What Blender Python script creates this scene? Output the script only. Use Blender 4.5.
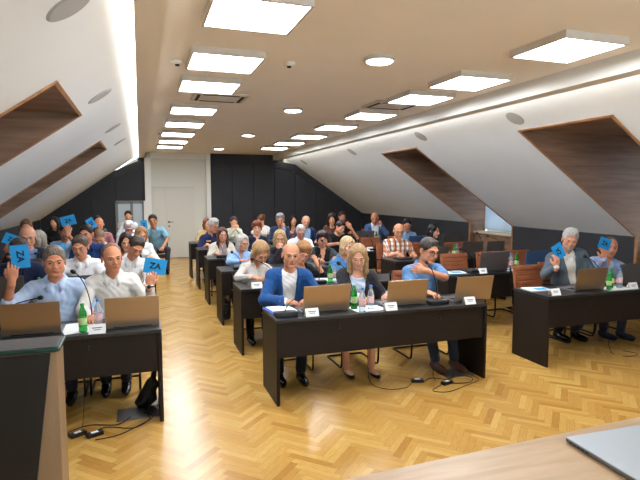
import bpy, math, random
import numpy as np
from mathutils import Vector, Matrix, Euler

# ------------------------------------------------------------------ camera, world, exposure
scene = bpy.context.scene
for o in list(bpy.data.objects):
    bpy.data.objects.remove(o)
COL = scene.collection
R = math.radians
random.seed(7)
rng = np.random.default_rng(11)

cam_data = bpy.data.cameras.new('camera')
cam_data.sensor_width = 36.0
cam_data.lens = 520.0 / 640.0 * 36.0
cam_data.clip_start = 0.05
cam = bpy.data.objects.new('camera', cam_data)
COL.objects.link(cam)
cam.location = (0, 0, 1.81)
cam.rotation_euler = (R(90 - 5.09), 0, R(-19.07))
scene.camera = cam

world = bpy.data.worlds.new('world')
scene.world = world
world.use_nodes = True
bg = world.node_tree.nodes['Background']
bg.inputs[0].default_value = (0.80, 0.90, 1.0, 1)
bg.inputs[1].default_value = 2.6
scene.view_settings.view_transform = 'Standard'
scene.view_settings.look = 'None'
scene.view_settings.gamma = 1.0
scene.view_settings.exposure = 1.84
scene.view_settings.use_curve_mapping = False
PANEL_E = 8.4      # ceiling panel light
ROUND_E = 7.0      # round downlights
COVE_E = 3.2       # strip light behind the bulkheads


# ------------------------------------------------------------------ materials
def lin(c):
    return tuple(((v / 255.0) / 12.92 if v <= 10 else (((v / 255.0) + 0.055) / 1.055) ** 2.4) for v in c)


MATS = {}


def mat(name, rgb, rough=0.6, metal=0.0, var=0.0, scale=(8, 8, 8), bump=0.0, spec=0.5, trans=0.0, ior=1.45,
        emit=0.0, alpha=1.0, coat=0.0, bscale=None, sheen=0.0):
    if name in MATS:
        return MATS[name]
    m = bpy.data.materials.new(name)
    m.use_nodes = True
    nt = m.node_tree
    b = nt.nodes['Principled BSDF']
    col = lin(rgb)
    b.inputs['Base Color'].default_value = (*col, 1)
    b.inputs['Roughness'].default_value = rough
    b.inputs['Metallic'].default_value = metal
    b.inputs['Specular IOR Level'].default_value = spec
    b.inputs['IOR'].default_value = ior
    b.inputs['Coat Weight'].default_value = coat
    b.inputs['Sheen Weight'].default_value = sheen
    if trans:
        b.inputs['Transmission Weight'].default_value = trans
    if alpha < 1:
        b.inputs['Alpha'].default_value = alpha
    if emit:
        b.inputs['Emission Color'].default_value = (*col, 1)
        b.inputs['Emission Strength'].default_value = emit
    if var or bump:
        tc = nt.nodes.new('ShaderNodeTexCoord')
        mp = nt.nodes.new('ShaderNodeMapping')
        mp.inputs['Scale'].default_value = scale
        nt.links.new(tc.outputs['Object'], mp.inputs[0])
        n = nt.nodes.new('ShaderNodeTexNoise')
        n.inputs['Scale'].default_value = 1.0
        n.inputs['Detail'].default_value = 4
        nt.links.new(mp.outputs[0], n.inputs['Vector'])
        if var:
            r = nt.nodes.new('ShaderNodeValToRGB')
            r.color_ramp.elements[0].position = 0.3
            r.color_ramp.elements[1].position = 0.7
            r.color_ramp.elements[0].color = (*[max(0, c * (1 - var)) for c in col], 1)
            r.color_ramp.elements[1].color = (*[min(1, c * (1 + var)) for c in col], 1)
            nt.links.new(n.outputs['Fac'], r.inputs[0])
            nt.links.new(r.outputs[0], b.inputs['Base Color'])
        if bump:
            bp = nt.nodes.new('ShaderNodeBump')
            bp.inputs['Strength'].default_value = bump
            bp.inputs['Distance'].default_value = 0.01
            nt.links.new(n.outputs['Fac'], bp.inputs['Height'])
            nt.links.new(bp.outputs[0], b.inputs['Normal'])
    MATS[name] = m
    return m


def cloth(rgb, key='cloth', rough=0.85):
    return mat('%s_%d_%d_%d' % ((key,) + tuple(rgb)), rgb, rough, var=0.10, scale=(22, 22, 14), bump=0.25, spec=0.2, sheen=0.1)


def hairmat(rgb):
    return mat('hair_%d_%d_%d' % tuple(rgb), rgb, 0.5, var=0.38, scale=(95, 95, 16), bump=0.6, spec=0.35)


def skinmat(rgb):
    rgb = (int(rgb[0] * .99), int(rgb[1] * .96), int(rgb[2] * .89))
    return mat('skin_%d_%d_%d' % tuple(rgb), rgb, 0.5, var=0.06, scale=(30, 30, 30), spec=0.35)


M = dict(
    ceil=mat('ceiling_paint', (246, 238, 226), 0.9, var=0.015, scale=(2, 2, 2)),
    slope=mat('slope_paint', (238, 243, 246), 0.9, var=0.015, scale=(2, 2, 2)),
    cream=mat('cream_wall_paint', (216, 215, 204), 0.8, var=0.015, scale=(2, 2, 2)),
    cream2=mat('cream_door_paint', (212, 209, 197), 0.5),
    white=mat('white_trim_paint', (232, 230, 222), 0.6),
    black=mat('black_wall_panel', (42, 43, 48), 0.65, var=0.08, scale=(3, 3, 3)),
    black2=mat('black_wall_panel_gap', (14, 14, 16), 0.7),
    desk=mat('dark_desk_laminate', (34, 28, 24), 0.5, var=0.12, scale=(6, 6, 60), spec=0.25),
    desktop=mat('dark_desk_top', (38, 37, 38), 0.36, var=0.08, scale=(20, 20, 20)),
    edge=mat('desk_edge_band', (40, 36, 34), 0.5),
    leather=mat('brown_leather', (150, 88, 56), 0.45, var=0.14, scale=(9, 9, 9), bump=0.1),
    leatherblack=mat('black_leather', (38, 36, 38), 0.45, var=0.1, scale=(9, 9, 9), bump=0.1),
    tube=mat('black_steel_tube', (20, 20, 22), 0.35, 0.6),
    plastic=mat('black_plastic', (22, 22, 24), 0.45),
    rubber=mat('black_cable_rubber', (18, 18, 18), 0.6),
    lid=mat('silver_laptop_lid', (176, 156, 132), 0.30, 0.85),
    liddark=mat('grey_laptop_lid', (112, 108, 106), 0.4, 0.6),
    lidblue=mat('blue_laptop_lid', (70, 104, 150), 0.45, 0.2),
    lapbase=mat('laptop_base_grey', (120, 120, 124), 0.35, 0.6),
    keys=mat('laptop_keys', (28, 28, 30), 0.6),
    screen=mat('laptop_screen_glass', (12, 14, 18), 0.15),
    paper=mat('white_paper', (236, 236, 234), 0.8),
    paperblue=mat('blue_folder_card', (52, 84, 170), 0.6),
    cyan=mat('blue_voting_card', (28, 150, 214), 0.6),
    navyink=mat('black_ink', (14, 22, 38), 0.7),
    greyink=mat('grey_ink', (90, 90, 96), 0.7),
    bgreen=mat('green_bottle_plastic', (70, 190, 90), 0.12, trans=0.75, ior=1.25),
    bclear=mat('clear_bottle_plastic', (215, 230, 240), 0.1, trans=0.8, ior=1.2),
    capblue=mat('blue_cap', (60, 130, 205), 0.4),
    capgreen=mat('green_cap', (30, 140, 60), 0.4),
    capwhite=mat('white_cap', (225, 225, 225), 0.4),
    labred=mat('red_white_label', (214, 172, 172), 0.6, var=0.35, scale=(30, 30, 60)),
    labgreen=mat('pale_green_label', (178, 200, 140), 0.6, var=0.25, scale=(30, 30, 60)),
    fixture=mat('light_fixture_frame', (205, 196, 184), 0.6),
    glow=mat('panel_diffuser', (240, 247, 255), 0.6, emit=PANEL_E),
    glowr=mat('round_diffuser', (255, 253, 248), 0.6, emit=ROUND_E),
    cove=mat('cove_strip', (255, 250, 244), 0.6, emit=COVE_E),
    grille=mat('grey_speaker_grille', (176, 176, 176), 0.8),
    vent=mat('air_unit_plastic', (210, 202, 190), 0.6),
    dark=mat('dark_slot', (40, 38, 36), 0.8),
    glass=mat('window_glass', (235, 242, 245), 0.05, trans=1.0, ior=1.1),
    chrome=mat('brushed_steel', (150, 150, 150), 0.3, 0.9),
    shoe=mat('black_shoe_leather', (18, 17, 18), 0.22, coat=0.4),
    shoebrown=mat('brown_suede_shoe', (88, 60, 50), 0.7),
    shoenavy=mat('navy_trainer', (30, 34, 52), 0.7),
    iris=mat('dark_iris', (38, 28, 24), 0.2),
    eyew=mat('eye_white', (205, 195, 188), 0.3),
    lecternglass=mat('dark_lectern_glass', (60, 50, 44), 0.12, coat=0.3),
    greenedge=mat('green_glass_edge', (14, 54, 46), 0.25),
)


def wood_mat(name, c1, c2, scale=(3, 3, 40), rough=0.5):
    m = bpy.data.materials.new(name)
    m.use_nodes = True
    nt = m.node_tree
    b = nt.nodes['Principled BSDF']
    b.inputs['Roughness'].default_value = rough
    tc = nt.nodes.new('ShaderNodeTexCoord')
    mp = nt.nodes.new('ShaderNodeMapping')
    mp.inputs['Scale'].default_value = scale
    n = nt.nodes.new('ShaderNodeTexNoise')
    n.inputs['Scale'].default_value = 1.0
    n.inputs['Detail'].default_value = 6
    n.inputs['Distortion'].default_value = 0.4
    r = nt.nodes.new('ShaderNodeValToRGB')
    r.color_ramp.elements[0].position = 0.3
    r.color_ramp.elements[1].position = 0.72
    r.color_ramp.elements[0].color = (*lin(c1), 1)
    r.color_ramp.elements[1].color = (*lin(c2), 1)
    nt.links.new(tc.outputs['Object'], mp.inputs[0])
    nt.links.new(mp.outputs[0], n.inputs['Vector'])
    nt.links.new(n.outputs['Fac'], r.inputs[0])
    nt.links.new(r.outputs[0], b.inputs['Base Color'])
    return m


M['oak'] = wood_mat('dormer_oak_veneer', (112, 82, 62), (150, 116, 92), (1.2, 6, 14))
M['oaktrim'] = wood_mat('oak_edge_trim', (150, 104, 66), (178, 130, 88), (4, 4, 20))
M['table'] = wood_mat('light_oak_table', (182, 150, 114), (200, 168, 130), (3, 26, 10), 0.35)
M['lecternwood'] = wood_mat('lectern_side_veneer', (134, 106, 76), (152, 122, 90), (20, 20, 3))


def plaid_mat():
    m = bpy.data.materials.new('plaid_shirt_cloth')
    m.use_nodes = True
    nt = m.node_tree
    b = nt.nodes['Principled BSDF']
    b.inputs['Roughness'].default_value = 0.85
    tc = nt.nodes.new('ShaderNodeTexCoord')
    sp = nt.nodes.new('ShaderNodeSeparateXYZ')
    nt.links.new(tc.outputs['Object'], sp.inputs[0])

    def band(out, freq, th, ph=0.0):
        a = nt.nodes.new('ShaderNodeMath'); a.operation = 'MULTIPLY_ADD'
        a.inputs[1].default_value = freq; a.inputs[2].default_value = ph
        nt.links.new(out, a.inputs[0])
        s = nt.nodes.new('ShaderNodeMath'); s.operation = 'SINE'
        nt.links.new(a.outputs[0], s.inputs[0])
        g = nt.nodes.new('ShaderNodeMath'); g.operation = 'GREATER_THAN'
        g.inputs[1].default_value = th
        nt.links.new(s.outputs[0], g.inputs[0])
        return g.outputs[0]

    def mix(fac, a, bcol, amt):
        mu = nt.nodes.new('ShaderNodeMath'); mu.operation = 'MULTIPLY'
        mu.inputs[1].default_value = amt
        nt.links.new(fac, mu.inputs[0])
        x = nt.nodes.new('ShaderNodeMix'); x.data_type = 'RGBA'
        nt.links.new(mu.outputs[0], x.inputs[0])
        if isinstance(a, tuple):
            x.inputs[6].default_value = (*lin(a), 1)
        else:
            nt.links.new(a, x.inputs[6])
        x.inputs[7].default_value = (*lin(bcol), 1)
        return x.outputs[2]
    c = mix(band(sp.outputs['X'], 66, -0.1), (232, 224, 214), (196, 112, 56), 0.9)
    c = mix(band(sp.outputs['Z'], 78, 0.1), c, (120, 70, 46), 0.5)
    c = mix(band(sp.outputs['X'], 78, 0.85), c, (70, 44, 40), 0.8)
    nt.links.new(c, b.inputs['Base Color'])
    return m


M['plaid'] = plaid_mat()


# ------------------------------------------------------------------ tagging and mesh helpers
def tag(o, label=None, cat=None, group=None, kind=None):
    if label: o['label'] = label
    if cat: o['category'] = cat
    if group: o['group'] = group
    if kind: o['kind'] = kind
    return o


def empty(name, loc, label, cat, group=None, rz=0.0):
    o = bpy.data.objects.new(name, None)
    o.empty_display_size = 0.1
    COL.objects.link(o)
    o.location = loc
    o.rotation_euler = (0, 0, rz)
    return tag(o, label, cat, group)


class MB:
    def __init__(self):
        self.v = []; self.f = []; self.m = []

    def add(self, vs, fs, mi=0):
        n = len(self.v)
        self.v += [tuple(map(float, p)) for p in vs]
        self.f += [tuple(i + n for i in f) for f in fs]
        self.m += [mi] * len(fs)
        return self

    def box(self, c, s, rot=None, mi=0):
        hx, hy, hz = s[0] / 2, s[1] / 2, s[2] / 2
        vs = [Vector((x, y, z)) for x in (-hx, hx) for y in (-hy, hy) for z in (-hz, hz)]
        if rot is not None:
            vs = [rot @ p for p in vs]
        vs = [p + Vector(c) for p in vs]
        return self.add(vs, [(0, 1, 3, 2), (4, 6, 7, 5), (0, 4, 5, 1), (2, 3, 7, 6), (0, 2, 6, 4), (1, 5, 7, 3)], mi)

    def span(self, a, b, mi=0):
        return self.box([(a[i] + b[i]) / 2 for i in range(3)], [abs(b[i] - a[i]) for i in range(3)], None, mi)

    def tube(self, pts, r, n=8, mi=0, caps=True, closed=False):
        pts = [Vector(p) for p in pts]
        k = len(pts)
        rs = r if isinstance(r, (list, tuple)) else [r] * k
        rings = []
        up = Vector((0, 0, 1))
        prev = None
        for i in range(k):
            if closed:
                t = pts[(i + 1) % k] - pts[i - 1]
            else:
                t = pts[min(i + 1, k - 1)] - pts[max(i - 1, 0)]
            if t.length < 1e-9: t = Vector((0, 0, 1))
            t.normalize()
            if prev is None:
                a = up if abs(t.z) < 0.9 else Vector((1, 0, 0))
                u = t.cross(a).normalized()
            else:
                u = (prev - t * prev.dot(t)).normalized()
            prev = u
            w = t.cross(u)
            rings.append([pts[i] + (u * math.cos(2 * math.pi * j / n) + w * math.sin(2 * math.pi * j / n)) * rs[i] for j in range(n)])
        vs = [p for ring in rings for p in ring]
        fs = []
        for i in range(k if closed else k - 1):
            i2 = (i + 1) % k
            for j in range(n):
                j2 = (j + 1) % n
                fs.append((i * n + j, i * n + j2, i2 * n + j2, i2 * n + j))
        if caps and not closed:
            fs.append(tuple(reversed(range(n))))
            fs.append(tuple((k - 1) * n + j for j in range(n)))
        return self.add(vs, fs, mi)

    def lathe(self, c, prof, n=16, mi=0):
        vs = []; fs = []
        for r, z in prof:
            for j in range(n):
                a = 2 * math.pi * j / n
                vs.append((c[0] + r * math.cos(a), c[1] + r * math.sin(a), c[2] + z))
        for i in range(len(prof) - 1):
            for j in range(n):
                j2 = (j + 1) % n
                fs.append((i * n + j, i * n + j2, (i + 1) * n + j2, (i + 1) * n + j))
        fs.append(tuple(reversed(range(n))))
        fs.append(tuple((len(prof) - 1) * n + j for j in range(n)))
        return self.add(vs, fs, mi)

    def ball(self, c, r, rot=None, nu=12, nv=8, mi=0):
        r = Vector(r if isinstance(r, (tuple, list)) else (r, r, r))
        vs = []; fs = []
        for i in range(nv + 1):
            t = math.pi * i / nv
            for j in range(nu):
                a = 2 * math.pi * j / nu
                p = Vector((r.x * math.sin(t) * math.cos(a), r.y * math.sin(t) * math.sin(a), r.z * math.cos(t)))
                if rot is not None: p = rot @ p
                vs.append(p + Vector(c))
        for i in range(nv):
            for j in range(nu):
                j2 = (j + 1) % nu
                fs.append((i * nu + j, (i + 1) * nu + j, (i + 1) * nu + j2, i * nu + j2))
        return self.add(vs, fs, mi)

    def poly_prism(self, pts, d, mi=0):
        """planar polygon pts extruded by vector d"""
        n = len(pts); d = Vector(d)
        vs = [Vector(p) for p in pts] + [Vector(p) + d for p in pts]
        fs = [tuple(reversed(range(n))), tuple(range(n, 2 * n))]
        for i in range(n):
            j = (i + 1) % n
            fs.append((i, j, n + j, n + i))
        return self.add(vs, fs, mi)

    def build(self, name, mats, parent=None, bevel=0.0, smooth=False, loc=None, seg=2):
        me = bpy.data.meshes.new(name)
        me.from_pydata(self.v, [], self.f)
        for m_ in (mats if isinstance(mats, (list, tuple)) else [mats]):
            me.materials.append(m_)
        me.polygons.foreach_set('material_index', self.m)
        if smooth:
            me.polygons.foreach_set('use_smooth', [True] * len(me.polygons))
        me.update()
        o = bpy.data.objects.new(name, me)
        COL.objects.link(o)
        if parent is not None: o.parent = parent
        if loc is not None: o.location = loc
        if bevel:
            b = o.modifiers.new('bevel', 'BEVEL')
            b.width = bevel; b.segments = seg; b.limit_method = 'ANGLE'; b.angle_limit = R(40)
        return o


def struct(name, mb, m_, bevel=0.0, smooth=False):
    o = mb.build(name, m_, bevel=bevel, smooth=smooth)
    o['kind'] = 'structure'
    return o


def bez(p0, p1, p2, p3, n=12):
    out = []
    for i in range(n + 1):
        t = i / n
        a = [(1 - t) ** 3, 3 * t * (1 - t) ** 2, 3 * t * t * (1 - t), t ** 3]
        out.append(Vector([sum(w * q[k] for w, q in zip(a, (p0, p1, p2, p3))) for k in range(3)]))
    return out


def smooth_path(pts, n=6):
    pts = [Vector(p) for p in pts]
    out = []
    for i in range(len(pts) - 1):
        p0 = pts[max(i - 1, 0)]; p1 = pts[i]; p2 = pts[i + 1]; p3 = pts[min(i + 2, len(pts) - 1)]
        for k in range(n):
            t = k / n
            out.append(0.5 * ((2 * p1) + (-p0 + p2) * t + (2 * p0 - 5 * p1 + 4 * p2 - p3) * t * t + (-p0 + 3 * p1 - 3 * p2 + p3) * t ** 3))
    out.append(pts[-1])
    return out


def copy_tree(o, parent=None):
    c = o.copy()
    COL.objects.link(c)
    if parent is not None: c.parent = parent
    for ch in [x for x in bpy.data.objects if x.parent == o]:
        copy_tree(ch, c)
    return c


# ------------------------------------------------------------------ the room
YB, YF = 15.2, -2.2
XL, XR = -2.47, 6.65
ZC = 2.95
KNEE_L, KNEE_R = 1.13, 1.20


def herringbone():
    n, W = 6, 0.054
    us, fs, cols, uvs = [], [], [], []
    ca, sa = math.cos(R(45)), math.sin(R(45))
    cx, cy = 2.1, 6.5

    def put(u0, v0, lu, lv):
        g = 0.012
        q = [(u0 + g, v0 + g), (u0 + lu - g, v0 + g), (u0 + lu - g, v0 + lv - g), (u0 + g, v0 + lv - g)]
        P = [((a * ca - b * sa) * W + cx, (a * sa + b * ca) * W + cy) for a, b in q]
        mx = sum(p[0] for p in P) / 4; my = sum(p[1] for p in P) / 4
        if not (XL - 0.3 < mx < XR + 0.3 and YF - 0.2 < my < YB + 0.2): return
        k = len(us)
        us.extend([(p[0], p[1], 0.0) for p in P])
        fs.append((k, k + 1, k + 2, k + 3))
        c = rng.random()
        cols.append(c)
        o1, o2 = rng.random() * 20, rng.random() * 20
        if lu > lv: uvs.extend([(o1, o2), (o1 + 6, o2), (o1 + 6, o2 + 1), (o1, o2 + 1)])
        else: uvs.extend([(o1, o2), (o1, o2 + 1), (o1 + 6, o2 + 1), (o1 + 6, o2)])
    S = 244
    for j in range(-S, S):
        for m_ in range(-S // 12 - 2, S // 12 + 2):
            put(j % 12 + 12 * m_, j, n, 1)
            put(j, (j - 11) % 12 + 12 * m_, 1, n)
    me = bpy.data.meshes.new('floor')
    # dark joint sheet just beneath
    k = len(us)
    us.extend([(XL - .3, YF - .2, -0.002), (XR + .3, YF - .2, -0.002), (XR + .3, YB + .2, -0.002), (XL - .3, YB + .2, -0.002)])
    fs.append((k, k + 1, k + 2, k + 3)); uvs.extend([(0, 0)] * 4); cols.append(-1)
    me.from_pydata(us, [], fs)
    uv = me.uv_layers.new(name='grain')
    uv.data.foreach_set('uv', np.array(uvs, dtype=np.float32).ravel())
    at = me.attributes.new('plank', 'FLOAT', 'FACE')
    at.data.foreach_set('value', np.array([max(c, 0) for c in cols], dtype=np.float32))
    m_ = bpy.data.materials.new('herringbone_parquet'); m_.use_nodes = True
    nt = m_.node_tree; b = nt.nodes['Principled BSDF']
    a = nt.nodes.new('ShaderNodeAttribute'); a.attribute_name = 'plank'
    r = nt.nodes.new('ShaderNodeValToRGB')
    r.color_ramp.elements[0].color = (*lin((180, 130, 60)), 1)
    r.color_ramp.elements[1].color = (*lin((212, 170, 94)), 1)
    e = r.color_ramp.elements.new(0.12); e.color = (*lin((193, 146, 72)), 1)
    e = r.color_ramp.elements.new(0.6); e.color = (*lin((202, 156, 80)), 1)
    nt.links.new(a.outputs['Fac'], r.inputs[0])
    tc = nt.nodes.new('ShaderNodeTexCoord'); mp = nt.nodes.new('ShaderNodeMapping')
    mp.inputs['Scale'].default_value = (0.7, 7, 1)
    nz = nt.nodes.new('ShaderNodeTexNoise'); nz.inputs['Scale'].default_value = 1.0; nz.inputs['Detail'].default_value = 5
    nt.links.new(tc.outputs['UV'], mp.inputs[0]); nt.links.new(mp.outputs[0], nz.inputs['Vector'])
    mr = nt.nodes.new('ShaderNodeMapRange')
    mr.inputs[1].default_value = 0.3; mr.inputs[2].default_value = 0.7
    mr.inputs[3].default_value = 0.84; mr.inputs[4].default_value = 1.08
    nt.links.new(nz.outputs['Fac'], mr.inputs[0])
    mx = nt.nodes.new('ShaderNodeVectorMath'); mx.operation = 'SCALE'
    nt.links.new(r.outputs[0], mx.inputs[0]); nt.links.new(mr.outputs[0], mx.inputs['Scale'])
    nt.links.new(mx.outputs[0], b.inputs['Base Color'])
    b.inputs['Roughness'].default_value = 0.24
    b.inputs['Specular IOR Level'].default_value = 0.45
    me.materials.append(m_)
    me.materials.append(mat('floor_joint', (120, 82, 46), 0.8))
    me.polygons[len(cols) - 1].material_index = 1
    o = bpy.data.objects.new('floor', me); COL.objects.link(o); o['kind'] = 'structure'


herringbone()

# ceiling slab between the two bulkheads
struct('ceiling', MB().span((-0.02, YF, ZC), (4.02, YB + .1, ZC + .1)), M['ceil'])
struct('trim_1', MB().span((0.0, YF, 2.79), (0.165, YB, ZC)), M['ceil'])     # left bulkhead
struct('trim_2', MB().span((3.76, YF, 2.79), (3.93, YB, ZC)), M['white'])    # right bulkhead
# cove strips hidden on the outside of each bulkhead
struct('trim_3', MB().span((-0.008, YF + .2, 2.795), (-0.001, YB - .1, 2.835)), M['cove'])
struct('trim_4', MB().span((3.931, YF + .2, 2.80), (3.945, YB - .1, 2.86)), M['cove'])

# sloping ceilings with dormer openings; s runs down the slope
DORM_L = [(-0.35, 1.05), (3.75, 5.25), (7.70, 9.12)]
DORM_R = [(0.1, 1.5), (4.10, 5.50), (8.08, 9.46)]


def slope(name, x0, z0, x1, z1, dorms, side):
    L = math.hypot(x1 - x0, z1 - z0)
    ztop = 2.53 if side < 0 else 2.61
    s_top = (z0 - ztop) / (z0 - z1)
    ys = sorted({YF, YB + 0.02} | {a for d in dorms for a in d})
    mb = MB()
    nx, nz = (z1 - z0), -(x1 - x0)
    nl = math.hypot(nx, nz); nx, nz = nx / nl, nz / nl
    if nz < 0: nx, nz = -nx, -nz
    for a, b in zip(ys[:-1], ys[1:]):
        isd = any(abs(a - d[0]) < 1e-6 for d in dorms)
        e = s_top if isd else 1.0
        P = [(x0, a, z0), (x0 + (x1 - x0) * e, a, z0 + (z1 - z0) * e), (x0 + (x1 - x0) * e, b, z0 + (z1 - z0) * e), (x0, b, z0)]
        mb.poly_prism(P, (nx * .06, 0, nz * .06))
    struct(name, mb, M['slope'])
    return x0 + (x1 - x0) * s_top, ztop


# slope tops carry on up behind the bulkheads to the roof
xtl, ztl = slope('wall_left_slope', 0.10, 2.935, XL, KNEE_L, DORM_L, -1)
xtr, ztr = slope('wall_right_slope', 4.02, 2.97, XR, KNEE_R, DORM_R, 1)


def knee(name, x, zt, dorms, out):
    mb = MB()
    ys = sorted({YF, YB} | {a for d in dorms for a in d})
    for a, b in zip(ys[:-1], ys[1:]):
        if any(abs(a - d[0]) < 1e-6 for d in dorms): continue
        mb.span((x, a, 0), (x + out * .1, b, zt + .02))
    struct(name, mb, M['black'])


knee('wall_left', XL, KNEE_L, DORM_L, -1)
knee('wall_right', XR, KNEE_R, DORM_R, 1)

kd = 0
for side, dorms, xk, zk, xt, zt in ((-1, DORM_L, XL, KNEE_L, xtl, ztl), (1, DORM_R, XR, KNEE_R, xtr, ztr)):
    for (a, b) in dorms:
        kd += 1
        xw = xk + side * 0.42      # window plane
        mb = MB()
        for y, d in ((a + .004, -.04), (b - .004, .04)):
            mb.poly_prism([(xt, y, zt + .0), (xw, y, zt + .0), (xw, y, 0), (xk + side * .001, y, 0), (xk + side * .001, y, zk)], (0, d, 0))
        mb.span((xt, a, zt), (xw + side * .06, b, zt + .04))
        mb.span((xk + side * .16, a, 0), (xk + side * .20, b, 0.98))          # panel under the sill
        mb.span((xw, a, zt - .18), (xw + side * .06, b, zt))                  # head above window
        struct('trim_%d' % (10 + kd), mb, M['oak'])
        # narrow oak edging round the opening
        mb = MB(); w = 0.028
        dx, dz = xk - xt, zk - zt
        l = math.hypot(dx, dz); dx, dz = dx / l, dz / l
        nx, nz = (-side * abs(dz), -abs(dx))
        e = 0.012
        for y0, y1 in ((a - .002, a + w), (b - w, b + .002)):
            mb.poly_prism([(xt - dx * .0, y0, zt), (xk, y0, zk), (xk, y1, zk), (xt, y1, zt)], (nx * e, 0, nz * e))
            mb.span((xk - side * e, y0, 0), (xk + side * .02, y1, zk))
        mb.poly_prism([(xt, a, zt), (xt + dx * w, a, zt + dz * w), (xt + dx * w, b, zt + dz * w), (xt, b, zt)], (nx * e, 0, nz * e))
        struct('trim_%d' % (20 + kd), mb, M['oaktrim'])
        # sill
        struct('trim_%d' % (30 + kd), MB().span((xk + side * .10, a, 0.98), (xw + side * .06, b, 1.02)), mat('sill_laminate', (212, 196, 168), 0.4), bevel=.006)
        # window: frame + glass + blinds
        wn = empty('window_%d' % kd, (xw + side * .05, (a + b) / 2, 1.02), None, None)
        wn['kind'] = 'structure'
        h = zt - .18 - 1.02; hw = (b - a) / 2
        f = MB()
        for y in (-hw + .03, 0, hw - .03): f.box((0, y, h / 2), (.05, .06, h))
        for z in (.03, h - .03): f.box((0, 0, z), (.05, 2 * hw, .06))
        f.build('window_frame', M['white'], wn, bevel=.004)
        MB().box((0, 0, h / 2), (.008, 2 * hw - .06, h - .06)).build('pane', M['glass'], wn)
        s = MB(); ns = 14
        for i in range(ns):
            y = -hw + .06 + (2 * hw - .12) * i / (ns - 1)
            s.box((-side * .07, y, h / 2), (.0015, .106, h - .04), Matrix.Rotation(R(12 * side), 3, 'Z'))
        sm = bpy.data.materials.get('blind_fabric')
        if not sm:
            sm = bpy.data.materials.new('blind_fabric'); sm.use_nodes = True
            nt = sm.node_tree; nt.nodes.remove(nt.nodes['Principled BSDF'])
            d_ = nt.nodes.new('ShaderNodeBsdfDiffuse'); t_ = nt.nodes.new('ShaderNodeBsdfTranslucent'); x_ = nt.nodes.new('ShaderNodeMixShader')
            d_.inputs[0].default_value = (.85, .88, .9, 1); t_.inputs[0].default_value = (.40, .45, .49, 1)
            x_.inputs[0].default_value = .6
            nt.links.new(d_.outputs[0], x_.inputs[1]); nt.links.new(t_.outputs[0], x_.inputs[2])
            nt.links.new(x_.outputs[0], nt.nodes['Material Output'].inputs[0])
        s.build('vertical_blind', sm, wn)
        MB().box((-side * .07, 0, h - .01), (.06, 2 * hw - .02, .035)).build('blind_rail', M['white'], wn)

# rear (far) wall
mb = MB()
mb.span((-0.02, YB, 0), (4.1, YB + .1, ZC + .1))
mb.poly_prism([(0.2, YB, ZC), (XL - .1, YB, KNEE_L + .02), (XL - .1, YB, 0), (0.2, YB, 0)], (0, .1, 0))
mb.poly_prism([(3.9, YB, ZC + .1), (XR + .1, YB, KNEE_R), (XR + .1, YB, 0), (3.9, YB, 0)], (0, .1, 0))
struct('wall_back', mb, M['cream'])
# behind the camera: gable wall; its wide glazed opening is added to bring in daylight
GW = (0.2, 3.9, 0.35, 2.65)
mb = MB()
for P in ([(XL - .1, YF, 0), (XL - .1, YF, KNEE_L), (0.1, YF, ZC + .05), (GW[0], YF, ZC + .05), (GW[0], YF, 0)],
          [(GW[1], YF, 0), (GW[1], YF, ZC + .05), (4.0, YF, ZC + .05), (XR + .1, YF, KNEE_R), (XR + .1, YF, 0)],
          [(GW[0], YF, 0), (GW[0], YF, GW[2]), (GW[1], YF, GW[2]), (GW[1], YF, 0)],
          [(GW[0], YF, GW[3]), (GW[0], YF, ZC + .05), (GW[1], YF, ZC + .05), (GW[1], YF, GW[3])]):
    mb.poly_prism(P, (0, -.1, 0))
struct('wall_front', mb, M['cream'])
wn = empty('window_8', (2.05, YF - .05, 0), None, None); wn['kind'] = 'structure'  # added window out of view, daylight fill for the front of the room
f = MB()
for k in range(5): f.box((-1.82 + .91 * k, 0, 1.5), (.06, .06, 2.3))
for z in (.38, 2.62): f.box((0, 0, z), (3.7, .06, .06))
f.build('window_frame', M['white'], wn)
MB().box((0, 0, 1.5), (3.62, .008, 2.2)).build('pane', M['glass'], wn)

# black cladding panels on the back wall, cut under the slopes
zl = lambda x: KNEE_L + (x - XL) * (2.935 - KNEE_L) / (0.10 - XL)
zr = lambda x: KNEE_R + (XR - x) * (2.97 - KNEE_R) / (XR - 4.02)


def clad(name, xs, top, bottom, frieze):
    mb = MB()
    for a, b in zip(xs[:-1], xs[1:]):
        g = .006
        za, zb = top(a + g) - frieze, top(b - g) - frieze
        bo = bottom
        mb.poly_prism([(a + g, YB - .05, bo), (b - g, YB - .05, bo), (b - g, YB - .05, zb), (a + g, YB - .05, za)], (0, .046, 0))
        mb.poly_prism([(a, YB - .06, za + .012), (b, YB - .06, zb + .012), (b, YB - .06, top(b) - .003), (a, YB - .06, top(a) - .003)], (0, .056, 0))
    struct(name, mb, M['black'])
    mb = MB()
    mb.poly_prism([(xs[0], YB - .012, bottom), (xs[-1], YB - .012, bottom), (xs[-1], YB - .012, top(xs[-1]) - .01), (xs[0], YB - .012, top(xs[0]) - .01)], (0, .01, 0))
    return struct(name + '_gap', mb, M['black2'])


g = clad('trim_40', [1.93, 2.55, 3.17, 3.80], lambda x: ZC, 0.0, .28); g.name = 'trim_41'
g = clad('trim_42', [3.80, 4.45, 5.10, 5.75, XR - .02], lambda x: min(zr(x), 2.80), 0.0, .24); g.name = 'trim_43'
g = clad('trim_44', [XL + .02, -1.85, -1.23, -0.61], zl, 0.0, .24); g.name = 'trim_45'
g = clad('trim_46', [-0.61, 0.14], lambda x: min(zl(x), 2.77), 1.62, .24); g.name = 'trim_47'
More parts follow.
